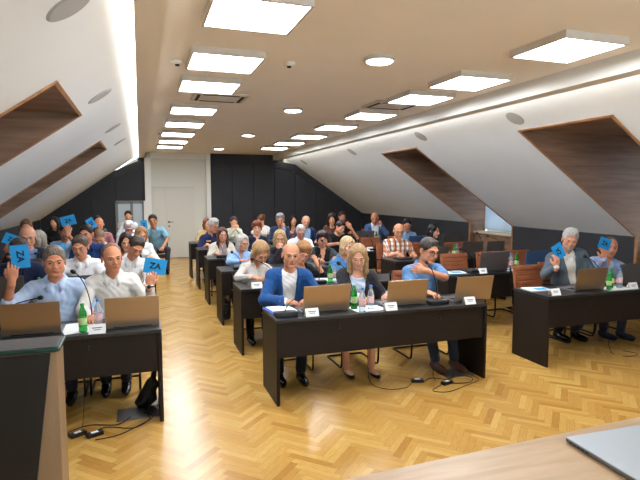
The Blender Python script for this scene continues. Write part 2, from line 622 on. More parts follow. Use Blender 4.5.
# white pilasters beside the door recess, and the lintel above it
struct('trim_48', MB().span((0.15, YB - .16, 1.62), (0.31, YB, 2.79)).span((0.10, YB - .16, 0), (0.31, YB, 1.62)), M['white'])
struct('trim_49', MB().span((1.80, YB - .16, 0), (1.92, YB, ZC)), M['white'])
struct('trim_50', MB().span((0.31, YB - .05, 2.78), (1.80, YB, ZC)), M['white'])

# door
d = empty('door_1', (0.90, YB - .02, 0), None, None); d['kind'] = 'structure'
f = MB(); f.box((-.56, 0, 1.0), (.05, .05, 2.0)); f.box((.56, 0, 1.0), (.05, .05, 2.0)); f.box((0, 0, 2.0), (1.17, .05, .05)); f.build('door_frame', M['cream2'], d, bevel=.004)
MB().box((-.375, -.012, .985), (.31, .03, 1.95)).build('door_leaf', M['cream2'], d, bevel=.004)
lf = MB().box((.165, -.012, .985), (.75, .03, 1.95)).build('door_leaf', M['cream2'], d, bevel=.004)
MB().box((-.14, -.032, 1.02), (.05, .01, .05)).box((-.14, -.032, .90), (.04, .01, .04)).tube([(-.14, -.03, 1.02), (-.14, -.075, 1.02), (-.02, -.078, 1.02)], .009).build('door_handle', mat('dark_bronze', (60, 56, 50), .4, .6), lf)

# frosted twin window low under the left slope
w = empty('window_9', (-.235, YB - .06, 0), None, None); w['kind'] = 'structure'
f = MB()
for x in (-.36, .02, .33): f.box((x, 0, .80), (.07 if x else .09, .06, 1.6))
for z in (.04, 1.57): f.box((-.015, 0, z), (.74, .06, .06))
f.build('window_frame', mat('grey_frame', (128, 132, 134), .5), w)
MB().box((-.17, 0, .8), (.31, .012, 1.5)).box((.185, 0, .8), (.25, .012, 1.5)).build('pane', mat('frosted_pane', (196, 208, 214), .3), w)
MB().box((-.335, -.04, .95), (.02, .03, .14)).build('handle', M['white'], w)

# skirting
struct('baseboard_back', MB().span((0.31, YB - .02, 0), (.30, YB, .06)).span((1.49, YB - .02, 0), (1.80, YB, .06)), M['cream2'])

# ------------------------------------------------------------------ ceiling fittings
LY = [3.27, 4.51, 5.56, 7.20, 8.66, 10.12, 11.57, 12.88]
RY = [3.26, 4.52, 5.48, 6.87, 8.25, 9.72, 11.13, 12.44]
ordw = ['nearest', 'second', 'third', 'fourth', 'fifth', 'sixth', 'seventh', 'farthest']


def ceiling_panel():
    t = empty('ceiling_light', (0, 0, ZC), 'x', 'ceiling light')
    f = MB(); s = .293
    for a, b in (((-s, -s), (s, -s + .018)), ((-s, s - .018), (s, s)), ((-s, -s + .018), (-s + .018, s - .018)), ((s - .018, -s + .018), (s, s - .018))):
        f.span((a[0], a[1], -.055), (b[0], b[1], 0))
    f.build('frame', M['fixture'], t)
    MB().span((-s + .018, -s + .018, -.051), (s - .018, s - .018, -.044)).build('diffuser', M['glow'], t)
    return t


proto = None
for nm, x, ys in (('left', 0.705, LY), ('right', 3.13, RY)):
    for i, y in enumerate(ys):
        t = ceiling_panel() if proto is None else copy_tree(proto)
        if proto is None: proto = t
        t.location = (x, y, ZC)
        k = i
        if k < 0:
            t['label'] = 'square white ceiling light panel of the %s row, just overhead of the viewer' % nm
        else:
            t['label'] = 'lit square ceiling light panel, %s from the camera in the %s row' % (ordw[k], nm)
        t['group'] = 'square light panels in the %s row' % nm

for i, (x, y, l) in enumerate(((1.94, 4.08, 'nearest and largest looking'), (1.98, 6.84, 'second'), (2.0, 10.0, 'third'), (1.9, 13.2, 'farthest'))):
    t = empty('round_downlight', (x, y, ZC), 'round white ceiling downlight between the two panel rows, %s from the camera' % l, 'ceiling light', 'round downlights along the ceiling centre')
    MB().lathe((0, 0, -.035), [(.125, 0), (.13, .01), (.13, .035)], 24).build('rim', M['fixture'], t, smooth=False)
    MB().lathe((0, 0, -.042), [(.10, 0), (.11, .006)], 24).build('diffuser', M['glowr'], t)

for x, y, l in ((.92, 6.30, 'left'), (3.08, 6.12, 'right')):
    t = empty('air_conditioner', (x, y, ZC), 'square recessed ceiling air conditioning cassette beside the %s row of light panels' % l, 'air conditioner', 'ceiling air conditioning cassettes')
    MB().box((0, 0, -.012), (.62, .50, .024)).build('cover', M['vent'], t, bevel=.006)
    m_ = MB()
    for s in (-1, 1):
        m_.box((s * .25, 0, -.026), (.035, .38, .006)); m_.box((0, s * .2, -.026), (.42, .03, .006))
    m_.build('air_slot', M['dark'], t)
    m_ = MB()
    for q in range(7): m_.box((0, -.13 + q * .043, -.027), (.36, .012, .006))
    m_.build('grille', M['fixture'], t)
for x, y, l in ((.34, 4.75, 'beside the left light row'), (1.27, 4.5, 'between the left panels and a round downlight'), (0.38, 10.2, 'far down by the left light row')):
    t = empty('smoke_detector', (x, y, ZC), 'small round white smoke detector on the ceiling ' + l, 'smoke detector', 'smoke detectors')
    MB().lathe((0, 0, -.03), [(.03, 0), (.05, .012), (.055, .03)], 16).build('casing', M['white'], t)
    MB().lathe((0, 0, -.042), [(.018, 0), (.02, .012)], 12).build('sensor', M['dark'], t)

# flush speakers in the slopes
for side, lst in ((1, [(4.38, 5.35, 2.715), (4.36, 7.59, 2.74), (4.40, 10.6, 2.70), (4.42, 14.2, 2.69)]),
                  (-1, [(-.28, 2.72, 2.65), (-.30, 4.98, 2.64), (-.30, 7.32, 2.64), (-.28, 9.3, 2.66)])):
    for i, (x, y, z) in enumerate(lst):
        if side > 0:
            z = zr(x); ang = math.atan2(2.97 - KNEE_R, XR - 4.02)
            rot = (0, ang, 0)
        else:
            z = zl(x); ang = math.atan2(2.935 - KNEE_L, .10 - XL)
            rot = (0, -ang, 0)
        t = empty('ceiling_speaker', (x, y, z), 'round flush grey loudspeaker in the %s sloping ceiling, %s from the camera' % ('right' if side > 0 else 'left', ['nearest', 'second', 'third', 'farthest'][i]), 'speaker', 'round loudspeakers in the %s slope' % ('right' if side > 0 else 'left'))
        t.rotation_euler = rot
        MB().lathe((0, 0, -.003), [(.112, 0), (.12, .002), (.12, .01)], 28).build('rim', M['grille'], t)
        MB().lathe((0, 0, -.006), [(.106, 0), (.108, .004)], 28).build('grille', M['grille'], t)


# ------------------------------------------------------------------ implicit surfaces (signed distance fields -> one closed skin)
V = lambda *a: np.array(a, dtype=float)


def unit(a):
    n = np.linalg.norm(a)
    return a / n if n > 1e-9 else a


class Field:
    def __init__(self):
        self.ops = []

    def cone(self, a, b, ra, rb, k=.02, sub=False):
        self.ops.append(('c', np.array(a, float), np.array(b, float), ra, rb, k, sub)); return self

    def ell(self, c, r, Rm=None, k=.02, sub=False):
        self.ops.append(('e', np.array(c, float), np.array(r, float), Rm, None, k, sub)); return self

    def box(self, c, h, Rm=None, rr=.01, k=.01, sub=False):
        self.ops.append(('b', np.array(c, float), np.array(h, float), Rm, rr, k, sub)); return self

    def fn(self, f):
        self.ops.append(('f', f)); return self

    def bounds(self):
        lo = np.full(3, 1e9); hi = -lo
        for o in self.ops:
            if o[0] == 'f' or o[6]: continue
            if o[0] == 'c':
                for p, r in ((o[1], o[3]), (o[2], o[4])):
                    lo = np.minimum(lo, p - r); hi = np.maximum(hi, p + r)
            else:
                r = o[2].max() if o[3] is not None else o[2]
                lo = np.minimum(lo, o[1] - r); hi = np.maximum(hi, o[1] + r)
        return lo, hi

    def mesh(self, h, lo=None, hi=None):
        l, u = self.bounds()
        if lo is not None: l = np.maximum(l, lo)
        if hi is not None: u = np.minimum(u, hi)
        l = l - 2.5 * h; u = u + 2.5 * h
        ax = [np.arange(l[i], u[i] + h, h) for i in range(3)]
        D = np.full([len(a) for a in ax], 0.5)
        for o in self.ops:
            if o[0] == 'f':
                D = o[1](D, ax[0][:, None, None], ax[1][None, :, None], ax[2][None, None, :]); continue
            t, p, q, r1, r2, k, sub = o
            m = k + 3 * h
            if t == 'c':
                bl = np.minimum(p - r1, q - r2) - m; bu = np.maximum(p + r1, q + r2) + m
            else:
                e = q.max() * 1.0 if r1 is not None else q
                bl = p - e - m; bu = p + e + m
            sl = []
            for i in range(3):
                a = np.searchsorted(ax[i], bl[i]); b = np.searchsorted(ax[i], bu[i])
                sl.append(slice(a, b))
            if any(s.stop - s.start < 1 for s in sl): continue
            X = ax[0][sl[0]][:, None, None]; Y = ax[1][sl[1]][None, :, None]; Z = ax[2][sl[2]][None, None, :]
            if t == 'c':
                ba = q - p; L2 = ba @ ba + 1e-12
                X = X - p[0]; Y = Y - p[1]; Z = Z - p[2]
                hh = np.clip((X * ba[0] + Y * ba[1] + Z * ba[2]) / L2, 0, 1)
                d = np.sqrt((X - hh * ba[0]) ** 2 + (Y - hh * ba[1]) ** 2 + (Z - hh * ba[2]) ** 2) - (r1 + hh * (r2 - r1))
            else:
                X = X - p[0]; Y = Y - p[1]; Z = Z - p[2]
                if r1 is not None:
                    X, Y, Z = (X * r1[0, j] + Y * r1[1, j] + Z * r1[2, j] for j in range(3))
                if t == 'e':
                    k0 = np.sqrt((X / q[0]) ** 2 + (Y / q[1]) ** 2 + (Z / q[2]) ** 2)
                    k1 = np.sqrt((X / q[0] ** 2) ** 2 + (Y / q[1] ** 2) ** 2 + (Z / q[2] ** 2) ** 2) + 1e-9
                    d = k0 * (k0 - 1) / k1
                else:
                    a = np.abs(X) - q[0] + r2; b = np.abs(Y) - q[1] + r2; c = np.abs(Z) - q[2] + r2
                    d = np.sqrt(np.maximum(a, 0) ** 2 + np.maximum(b, 0) ** 2 + np.maximum(c, 0) ** 2) + np.minimum(np.maximum(a, np.maximum(b, c)), 0) - r2
            S = D[sl[0], sl[1], sl[2]]
            if sub:
                g = np.clip(.5 - .5 * (S + d) / k, 0, 1)
                D[sl[0], sl[1], sl[2]] = S * (1 - g) + (-d) * g + k * g * (1 - g)
            else:
                g = np.clip(.5 + .5 * (S - d) / k, 0, 1)
                D[sl[0], sl[1], sl[2]] = S * (1 - g) + d * g - k * g * (1 - g)
        for a in range(3):      # keep the border outside so the skin closes
            s = [slice(None)] * 3
            s[a] = 0; D[tuple(s)] = np.maximum(D[tuple(s)], h)
            s[a] = -1; D[tuple(s)] = np.maximum(D[tuple(s)], h)
        return nets(D, ax)


def nets(D, ax):
    S = D < 0
    nx, ny, nz = D.shape
    acc = np.zeros((nx - 1, ny - 1, nz - 1, 3)); cnt = np.zeros((nx - 1, ny - 1, nz - 1))
    off = [(0, 0), (0, 1), (1, 0), (1, 1)]
    edges = []
    for a in range(3):
        b, c = [(1, 2), (0, 2), (0, 1)][a]
        s0 = [slice(None)] * 3; s1 = [slice(None)] * 3
        s0[a] = slice(0, -1); s1[a] = slice(1, None)
        A = S[tuple(s0)]; B = S[tuple(s1)]
        I = np.argwhere(A != B)
        if len(I) == 0: continue
        J = I.copy(); J[:, a] += 1
        d0 = D[I[:, 0], I[:, 1], I[:, 2]]; d1 = D[J[:, 0], J[:, 1], J[:, 2]]
        t = d0 / (d0 - d1)
        P = np.stack([ax[i][I[:, i]] for i in range(3)], 1)
        P[:, a] += t * (ax[a][J[:, a]] - ax[a][I[:, a]])
        for o1, o2 in off:
            K = I.copy(); K[:, b] -= o1; K[:, c] -= o2
            ok = (K[:, b] >= 0) & (K[:, c] >= 0) & (K[:, b] < D.shape[b] - 1) & (K[:, c] < D.shape[c] - 1)
            K = K[ok]
            np.add.at(acc, (K[:, 0], K[:, 1], K[:, 2]), P[ok])
            np.add.at(cnt, (K[:, 0], K[:, 1], K[:, 2]), 1)
        inner = (I[:, b] > 0) & (I[:, c] > 0) & (I[:, b] < D.shape[b] - 1) & (I[:, c] < D.shape[c] - 1)
        edges.append((a, b, c, I[inner], A[tuple(I[inner].T)]))
    idx = -np.ones(cnt.shape, int)
    w = cnt > 0
    idx[w] = np.arange(w.sum())
    verts = acc[w] / cnt[w][:, None]
    quads = []
    for a, b, c, I, ins in edges:
        q = []
        for o1, o2 in ((0, 0), (1, 0), (1, 1), (0, 1)):
            K = I.copy(); K[:, b] -= o1; K[:, c] -= o2
            q.append(idx[K[:, 0], K[:, 1], K[:, 2]])
        q = np.stack(q, 1)
        flip = ins if a != 1 else ~ins
        q[~flip] = q[~flip][:, ::-1]
        quads.append(q)
    if not quads: return verts, np.zeros((0, 4), int)
    return verts, np.concatenate(quads)


def mesh_obj(name, parts, mats, parent, flip=False):
    """parts: list of (verts, quads); joined to one smooth mesh"""
    vs = np.concatenate([p[0] for p in parts])
    n = 0; qs = []
    for v, q in parts:
        qs.append(q + n); n += len(v)
    qs = np.concatenate(qs)
    me = bpy.data.meshes.new(name)
    me.vertices.add(len(vs)); me.vertices.foreach_set('co', vs.astype(np.float32).ravel())
    me.loops.add(len(qs) * 4); me.loops.foreach_set('vertex_index', qs[:, ::-1].astype(np.int32).ravel() if flip else qs.astype(np.int32).ravel())
    me.polygons.add(len(qs)); me.polygons.foreach_set('loop_start', np.arange(0, len(qs) * 4, 4, dtype=np.int32))
    me.polygons.foreach_set('use_smooth', np.ones(len(qs), dtype=bool))
    me.update(); me.validate()
    for m_ in (mats if isinstance(mats, list) else [mats]): me.materials.append(m_)
    o = bpy.data.objects.new(name, me); COL.objects.link(o); o.parent = parent
    return o


def rotm(yaw, pitch, roll):
    m = Matrix.Rotation(R(yaw), 3, 'Z') @ Matrix.Rotation(R(pitch), 3, 'X') @ Matrix.Rotation(R(roll), 3, 'Y')
    return np.array(m)


def ik(S, W, l1, l2, hint):
    d = W - S; L = np.linalg.norm(d)
    if L > (l1 + l2) * .995:
        W = S + d / L * (l1 + l2) * .995; d = W - S; L = np.linalg.norm(d)
    a = (l1 * l1 - l2 * l2 + L * L) / (2 * L)
    hgt = math.sqrt(max(l1 * l1 - a * a, 0))
    u = d / L
    hint = np.array(hint, float); hp = hint - u * (hint @ u)
    hp = unit(hp) if np.linalg.norm(hp) > 1e-6 else V(0, 0, -1)
    return S + u * a + hp * hgt, W


def hand_field(F, W, d, n, side, curl, s=1.0, spread=1.0):
    """W wrist, d finger direction, n palm normal, side=+1 thumb on +cross side"""
    d = unit(np.array(d, float)); n = np.array(n, float); n = unit(n - d * (n @ d)); t = np.cross(n, d) * side   # t: thumb side
    Rm = np.stack([t, d, n], 1)
    F.cone(W - d * .03, W + d * .02, .028 * s, .026 * s, .015)
    F.ell(W + d * .05 * s, (.042 * s, .052 * s, .017 * s), Rm, .012)
    for i in range(4):
        x = (.030 - .020 * i) * s
        L = (.070, .080, .074, .058)[i] * s
        r = (.0092, .0095, .009, .0082)[i] * s
        p = W + d * (.082 - abs(i - 1) * .003) * s + t * x
        F.cone(W + d * .05 * s + t * x * .8, p, .011 * s, .0105 * s, .006)
        ang = 0
        for seg, fr in ((0, .46), (1, .30), (2, .24)):
            ang += curl * (0.75, 1.0, 0.7)[seg] * (1 + .08 * i)
            q = p + (d * math.cos(ang) + n * math.sin(ang) + t * (.10 * (1.5 - i) * spread * math.cos(ang))) * L * fr
            F.cone(p, q, r * (1 - .07 * seg), r * (.93 - .08 * seg), .003)
            p = q
    b = W + d * .025 * s + t * .028 * s + n * .006 * s
    k1 = b + (t * .60 + d * .65 + n * (.25 + .3 * curl)) * .042 * s
    k2 = k1 + (t * (.30 - .5 * curl) + d * .85 + n * (.2 + .6 * curl)) * .034 * s
    F.cone(b, k1, .016 * s, .0125 * s, .01); F.cone(k1, k2, .0115 * s, .0095 * s, .003)


def head_field(F, c, Rm, s, w=1.0, jaw=1.0, fem=False, k0=0.0):
    f = lambda x, y, z: c + Rm @ (V(x * w, y, z) * s)
    E = lambda p, r, k=.015, sub=False: F.ell(f(*p), np.array(r) * s * V(w, 1, 1), Rm, k * s, sub)
    Cn = lambda a, b, ra, rb, k=.015, sub=False: F.cone(f(*a), f(*b), ra * s, rb * s, k * s, sub)
    E((0, .012, .036), (.075, .096, .086), .02)
    E((0, -.030, -.022), (.062, .066, .085), .03)
    E((0, -.020, -.060), (.055 * jaw, .062, .042), .03)
    E((0, -.068, -.100), (.026 * jaw, .022, .018), .025)
    for q in (-1, 1):
        Cn((q * .046 * jaw, .0, -.058), (q * .016, -.062, -.098), .018, .015, .02)       # jaw line
        E((q * .038, -.068, -.022), (.020, .020, .020), .02)                              # cheek
        Cn((q * .014, -.094, .022), (q * .044, -.080, .026), .008 if fem else .010, .007, .012)          # brow
        E((q * .031, -.100, .006), (.016, .014, .011), .012, True)                        # socket
        E((q * .031, -.084, .004), (.0135, .012, .0105), .004)                            # closed lid bulge
        E((q * .079, .012, -.006), (.009, .020, .031), .006)                              # ear
        E((q * .084, .006, -.004), (.005, .011, .020), .004, True)
        E((q * .012, -.100, -.033), (.008, .010, .007), .006)                             # nostril wing
    Cn((0, -.092, .016), (0, -.113, -.026), .008, .011, .012)
    E((0, -.092, -.060), (.024, .012, .012), .01)
    E((0, -.093, -.0605), (.021, .016, .0016), .003, True)
    E((0, -.086, -.078), (.020, .010, .006), .008, True)


HAIRS = {}


def hair_field(F, c, Rm, s, style, w=1.0):
    f = lambda x, y, z: c + Rm @ (V(x * w, y, z) * s)
    E = lambda p, r, k=.01, sub=False: F.ell(f(*p), np.array(r) * s * V(w, 1, 1), Rm, k * s, sub)
    Cn = lambda a, b, ra, rb, k=.02, sub=False: F.cone(f(*a), f(*b), ra * s, rb * s, k * s, sub)
    ears = True
    if style == 'rim':
        E((0, .016, .036), (.0785, .0985, .089))
        E((0, -.030, .135), (.12, .150, .088), .006, True)
        E((0, -.100, .0), (.11, .112, .14), .006, True)
    elif style == 'buzz':
        E((0, .013, .038), (.078, .099, .089))
        E((0, -.115, -.034), (.088, .105, .118), .006, True)
    elif style == 'short':
        E((0, .014, .044), (.083, .104, .094))
        Cn((-.03, -.055, .097), (.035, -.048, .101), .020, .018)
        E((0, -.118, -.036), (.086, .112, .116), .006, True)
    elif style == 'full':
        E((0, .014, .052), (.086, .106, .098))
        Cn((-.030, -.062, .098), (.032, -.052, .106), .026, .024)
        Cn((-.035, .0, .105), (.03, .0, .110), .035, .035, .03)
        E((0, -.120, -.040), (.082, .110, .118), .006, True)
    elif style == 'receding':
        E((0, .018, .042), (.081, .100, .090))
        E((0, -.095, .010), (.090, .105, .135), .006, True)
    elif style in ('pixie', 'crop'):
        E((0, .012, .052), (.092, .110, .100))
        Cn((-.045, -.068, .090), (.04, -.058, .105), .034, .030)
        for q in (-1, 1): Cn((q * .072, -.02, .05), (q * .076, -.012, -.03), .022, .014)
        E((0, -.130, -.045), (.066, .095, .105), .006, True)
        ears = False
    elif style == 'bob':
        E((0, .012, .048), (.090, .108, .100))
        for q in (-1, 1):
            Cn((q * .060, -.020, .08), (q * .082, -.016, -.02), .029, .030)
            Cn((q * .082, -.016, -.02), (q * .074, -.022, -.110), .029, .020)
        Cn((0, .06, .02), (0, .058, -.11), .072, .055)
        E((0, -.125, -.020), (.060, .108, .124), .006, True)
        Cn((.012, -.11, .10), (.012, -.05, .150), .010, .004, .012, True)
        ears = False
    elif style in ('long', 'wavy'):
        E((0, .012, .048), (.087, .107, .099))
        for q in (-1, 1):
            Cn((q * .058, -.030, .075), (q * .080, -.010, -.02), .027, .028)
            Cn((q * .080, -.008, -.02), (q * .082, -.030, -.150), .027, .028)
            Cn((q * .082, -.030, -.150), (q * .074, -.062, -.225), .026, .012)
        Cn((0, .060, .02), (0, .070, -.20), .074, .060)
        E((0, -.122, -.022), (.060, .104, .128), .006, True)
        Cn((-.008, -.11, .10), (-.008, -.04, .150), .010, .004, .012, True)
        ears = False
    elif style == 'updo':
        E((0, .014, .044), (.083, .104, .094))
        E((0, .090, .085), (.045, .040, .042))
        E((0, -.118, -.036), (.076, .112, .116), .006, True)
    if ears:
        for q in (-1, 1): E((q * .085, .004, -.014), (.024, .026, .036), .004, True)
        E((0, .04, -.135), (.12, .13, .058), .01, True)

    def strands(D, X, Y, Z):
        q = Rm.T
        x = (X - c[0]) * q[0, 0] + (Y - c[1]) * q[0, 1] + (Z - c[2]) * q[0, 2]
        y = (X - c[0]) * q[1, 0] + (Y - c[1]) * q[1, 1] + (Z - c[2]) * q[1, 2]
        z = (X - c[0]) * q[2, 0] + (Y - c[1]) * q[2, 1] + (Z - c[2]) * q[2, 2]
        a = np.arctan2(x, y - .02)
        return D + .0013 * np.sin(a * 23 + 3 * np.sin(z * 30)) + (.004 * np.sin(z * 60 + 3 * a) if style == 'wavy' else 0)
    F.fn(strands)


PERSONS = {}


def person(key, label, head, face=(0, 0, 0), bodyyaw=0.0, pel=(0.0, .14), g=1.0, fem=False, lod=1,
           skin=(222, 168, 140), hair='short', hcol=(70, 52, 40), hw=1.0, jaw=1.0,
           shirt=(200, 200, 205), sleeve='long', neck='v', collar=False, shirtmat=None,
           jacket=None, jopen=1.0, trousers=(40, 42, 52), shoes='black',
           lh=None, rh=None, lhint=None, rhint=None, glasses=None, beard=None, legs=True, standing=False,
           tie=None, headscale=None, eyes=True, grp=None, brow=None, feet=0.0, knee=(0, 0)):
    """head: world head centre. lh = hand on the viewer's left (-X), rh = viewer's right. each (wrist, dir, normal, curl, thumbside)"""
    H = V(*head)
    hs = (headscale or (.96 if fem else 1.0)) * 1.02; hw = hw * 1.05
    root = V(head[0] + pel[0], head[1] + pel[1], 0)
    E0 = empty('person', tuple(root), label, 'person', grp)
    H = H - root
    Rh = rotm(*face)
    By = rotm(bodyyaw, 0, 0)
    hip = V(0, 0, .545)
    N = H + Rh @ (V(0, .030, -.115) * hs) + V(0, .018, -.062)
    N[2] = min(N[2], H[2] - .155 * hs)
    up = unit(N - hip); lat = By @ V(1, 0, 0); lat = unit(lat - up * (lat @ up)); fr = np.cross(up, lat); fr = fr if fr @ (By @ V(0, 1, 0)) > 0 else -fr
    B = np.stack([lat, fr, up], 1)      # y axis points to the person's back
    L = np.linalg.norm(N - hip)
    sw = (.146 if fem else .168) * (.6 + .4 * g)
    fw = .88 if fem else 1.0
    at = lambda x, y, t: hip + up * (L * t) + lat * x + fr * y
    SL = N - up * .060 - lat * sw; SR = N - up * .060 + lat * sw
    hb = (.012, .015, .018)[lod]; hh = (.0045, .0058, .008)[lod]; hf = (.0045, .0062, .009)[lod]

    def torso(F, o):
        F.ell(at(0, .0, .02), ((.165 * g + o) * (1.03 if fem else 1), .125 * g + o, .12 + o), B, .05)
        F.ell(at(0, -.01 * g, .30), ((.148 * g + o) * fw, (.115 + .05 * (g - 1)) * (1 + .7 * (g - 1)) + o, .15 + o), B, .06)
        F.ell(at(0, .005, .66), ((.158 * (.7 + .3 * g) + o) * (.92 if fem else 1), .112 * (.6 + .4 * g) + o, .17 + o), B, .06)
        F.cone(SL + lat * .03, SR - lat * .03, .060 * fw + o, .060 * fw + o, .05)
        F.cone(N + fr * .012 - up * .02, SL + up * .01, .045 + o, .042 + o, .05)
        F.cone(N + fr * .012 - up * .02, SR + up * .01, .045 + o, .042 + o, .05)
        if fem:
            for q in (-1, 1): F.ell(at(q * .068, -.088, .64), (.058 + o, .052 + o, .058 + o), B, .03)
    arms = []
    rests = []
    for S, hnd, hint, q in ((SL, lh, lhint, -1), (SR, rh, rhint, 1)):
        if hnd is None:
            Wd = root * 0 + at(0, 0, 0) + V(q * .13, -.40, .26)
            Wd = V(q * .15, min(-.33, S[1] - .30), .80)
            hnd_ = (Wd, V(-q * .35, -1, -.05), V(0, 0, -1), .35, 1 if q < 0 else -1)
        else:
            hnd_ = (V(*hnd[0]) - root, V(*hnd[1]), V(*hnd[2]), hnd[3], hnd[4])
        el, W = ik(S, hnd_[0], .285 * (.96 if fem else 1.03), .255 * (.95 if fem else 1.03), hint if hint is not None else (q * .6, .25, -.9))
        if hnd is None or W[2] < .9:
            if el[2] < .80 and el[1] < -.25: el[2] = .80
        arms.append((S, el, W, hnd_, q))
    ar = .9 if fem else 1.0 * (.75 + .25 * g)
    legsJ = []
    for q in (-1, 1):
        hj = hip + By @ V(q * .090, -.02, -.015)
        if standing:
            kj = hj + V(q * .01, -.02, -.42); aj = V(kj[0], kj[1] + .03, .09)
        else:
            kj = hip + By @ V(q * (.125 + knee[0]), -.43, -.02 + knee[1]); aj = V(kj[0] - q * .02, kj[1] + .02 + feet, .095)
        legsJ.append((hj, kj, aj, q))
    # --- body: one continuous skin
    F = Field(); torso(F, -.004)
    for S, el, W, h_, q in arms:
        F.cone(S, el, .050 * ar, .040 * ar, .03); F.cone(el, W, .039 * ar, .026 * ar, .015)
    if legs:
        for hj, kj, aj, q in legsJ:
            F.cone(hj, kj, .078 * fw, .052 * fw, .04); F.cone(kj, aj, .050 * fw, .034, .02)
            F.ell(aj + V(0, -.07, -.055), (.036, .11, .030), None, .03)
    F.cone(N + fr * .012 - up * .04, H + Rh @ (V(0, .028, -.055) * hs), .058 * (.86 if fem else 1) * (.8 + .2 * g), .052 * (.88 if fem else 1) * (.8 + .2 * g), .03)
    parts = [F.mesh(hb)]
    F = Field()
    head_field(F, H, Rh, hs, hw, jaw, fem)
    F.cone(N + fr * .01 + up * .01, H + Rh @ (V(0, .028, -.055) * hs), .056 * (.86 if fem else 1) * (.8 + .2 * g), .052 * (.88 if fem else 1) * (.8 + .2 * g), .025)
    parts.append(F.mesh(hh))
    for S, el, W, h_, q in arms:
        F = Field(); F.cone(W + unit(el - W) * .07, W, .029 * ar, .026, .01)
        hand_field(F, W, h_[1], h_[2], q, h_[3], .92 if fem else 1.03)
        parts.append(F.mesh(hf))
    sm = skinmat(skin)
    mesh_obj('body', parts, sm, E0)
    fx = lambda x, y, z: H + Rh @ (V(x * hw, y, z) * hs)
    RhM = Matrix(Rh.tolist())
    # --- face details
    if eyes and lod < 2 or eyes == 2:
        down = face[1] > 14 or eyes == 'down'
        for q in (-1, 1):
            if not down:
                e = MB().ball(fx(q * .031, -.0865, .003), (.0135 * hs, .0115 * hs, .0070 * hs), RhM, 10, 6, 0)
                e.ball(fx(q * .031 , -.0935, .003), (.0068 * hs, .0058 * hs, .0066 * hs), RhM, 8, 6, 1)
                e.build('eye', [M['eyew'], M['iris']], E0, smooth=True)
            e = MB().tube([fx(q * .018, -.094, .0065 - (.006 if down else 0)), fx(q * .031, -.0985, .0095 - (.009 if down else 0)), fx(q * .044, -.0905, .006 - (.006 if down else 0))], .0024 * hs, 5)
            e.build('eyelash', M['iris'], E0)
    if lod < 2:
        bm_ = hairmat(brow or hcol)
        for q in (-1, 1):
            MB().tube([fx(q * .014, -.1035, .0245), fx(q * .030, -.1025, .0300), fx(q * .047, -.088, .0255)], [.0036 * hs, .0046 * hs, .0024 * hs], 6).build('eyebrow', bm_, E0, smooth=True)
        lipc = tuple(int(a * b) for a, b in zip(skin, (.86, .62, .62))) if fem else tuple(int(a * b) for a, b in zip(skin, (.82, .70, .68)))
        MB().ball(fx(0, -.1005, -.0555), (.019 * hs, .0055 * hs, .0035 * hs), RhM, 10, 6).ball(fx(0, -.0995, -.0645), (.016 * hs, .0060 * hs, .0040 * hs), RhM, 10, 6).build('lips', mat('lips_%d_%d_%d' % lipc, lipc, .4), E0, smooth=True)
    if hair and hair != 'none':
        F = Field(); hair_field(F, H, Rh, hs, hair, hw)
        mesh_obj('hair', [F.mesh(max(hh, .007))], hairmat(hcol), E0)
    if beard:
        F = Field()
        f = fx
        F.ell(f(0, -.030, -.070), V(.057 * jaw, .066, .046) * hs, Rh, .01)
        F.ell(f(0, -.070, -.100), V(.030, .026, .024) * hs, Rh, .02)
        F.cone(f(-.018, -.091, -.049), f(.018, -.091, -.049), .0062 * hs, .0062 * hs, .006)
        F.ell(f(0, -.105, -.0615), V(.020, .022, .007) * hs, Rh, .004, True)
        F.ell(f(0, -.075, .012), V(.075, .07, .056) * hs, Rh, .01, True)
        F.ell(f(0, .06, -.06), V(.10, .07, .09) * hs, Rh, .01, True)
        mesh_obj('beard', [F.mesh(hh)], hairmat(beard), E0)
    if glasses:
        m_ = MB(); th = .0022 if lod < 2 else .003
        for q in (-1, 1):
            ring = [fx(q * .033 + .024 * math.cos(a), -.108 + .010 * abs(math.cos(a)) * (1 if q * math.cos(a) > 0 else 0), .002 + .018 * math.sin(a)) for a in [2 * math.pi * i / 14 for i in range(14)]]
            m_.tube(ring, th, 5, closed=True)
            m_.tube([fx(q * .057, -.098, .008), fx(q * .080, -.05, .008), fx(q * .082, .01, .004)], th, 5)
        m_.tube([fx(-.010, -.108, .005), fx(0, -.112, .008), fx(.010, -.108, .005)], th, 5)
        m_.build('glasses', mat('glasses_%d_%d_%d' % glasses, glasses, .3, .2), E0, smooth=True)
    # --- shirt
    seed = (sum(map(ord, key)) % 17) * .7

    def wrinkle(amp):
        def fn(D, X, Y, Z):
            return D + amp * (np.sin(X * 38 + 9 * np.sin(Z * 11 + seed) + seed) * np.sin(Z * 27 + 6 * np.sin(X * 13 + Y * 9 + seed)) + .6 * np.sin(X * 21 - Z * 34 + Y * 25 + seed))
        return fn

    def sleeves(F, o, t):
        for S, el, W, h_, q in arms:
            if t == 'none': continue
            if t == 'short':
                F.cone(S, S + (el - S) * .80, .054 * ar + o, .052 * ar + o + .006, .035)
            elif t == 'half':
                F.cone(S, el, .054 * ar + o, .046 * ar + o + .002, .035); F.cone(el, el + (W - el) * .22, .045 * ar + o, .044 * ar + o, .02)
            else:
                e = {'long': 1.0, 'jacket': .90}.get(t, .55)
                F.cone(S, el, .050 * ar + o, .044 * ar + o, .035); F.cone(el, el + (W - el) * e, .045 * ar + o, .030 + o + (1 - e) * .012, .02)

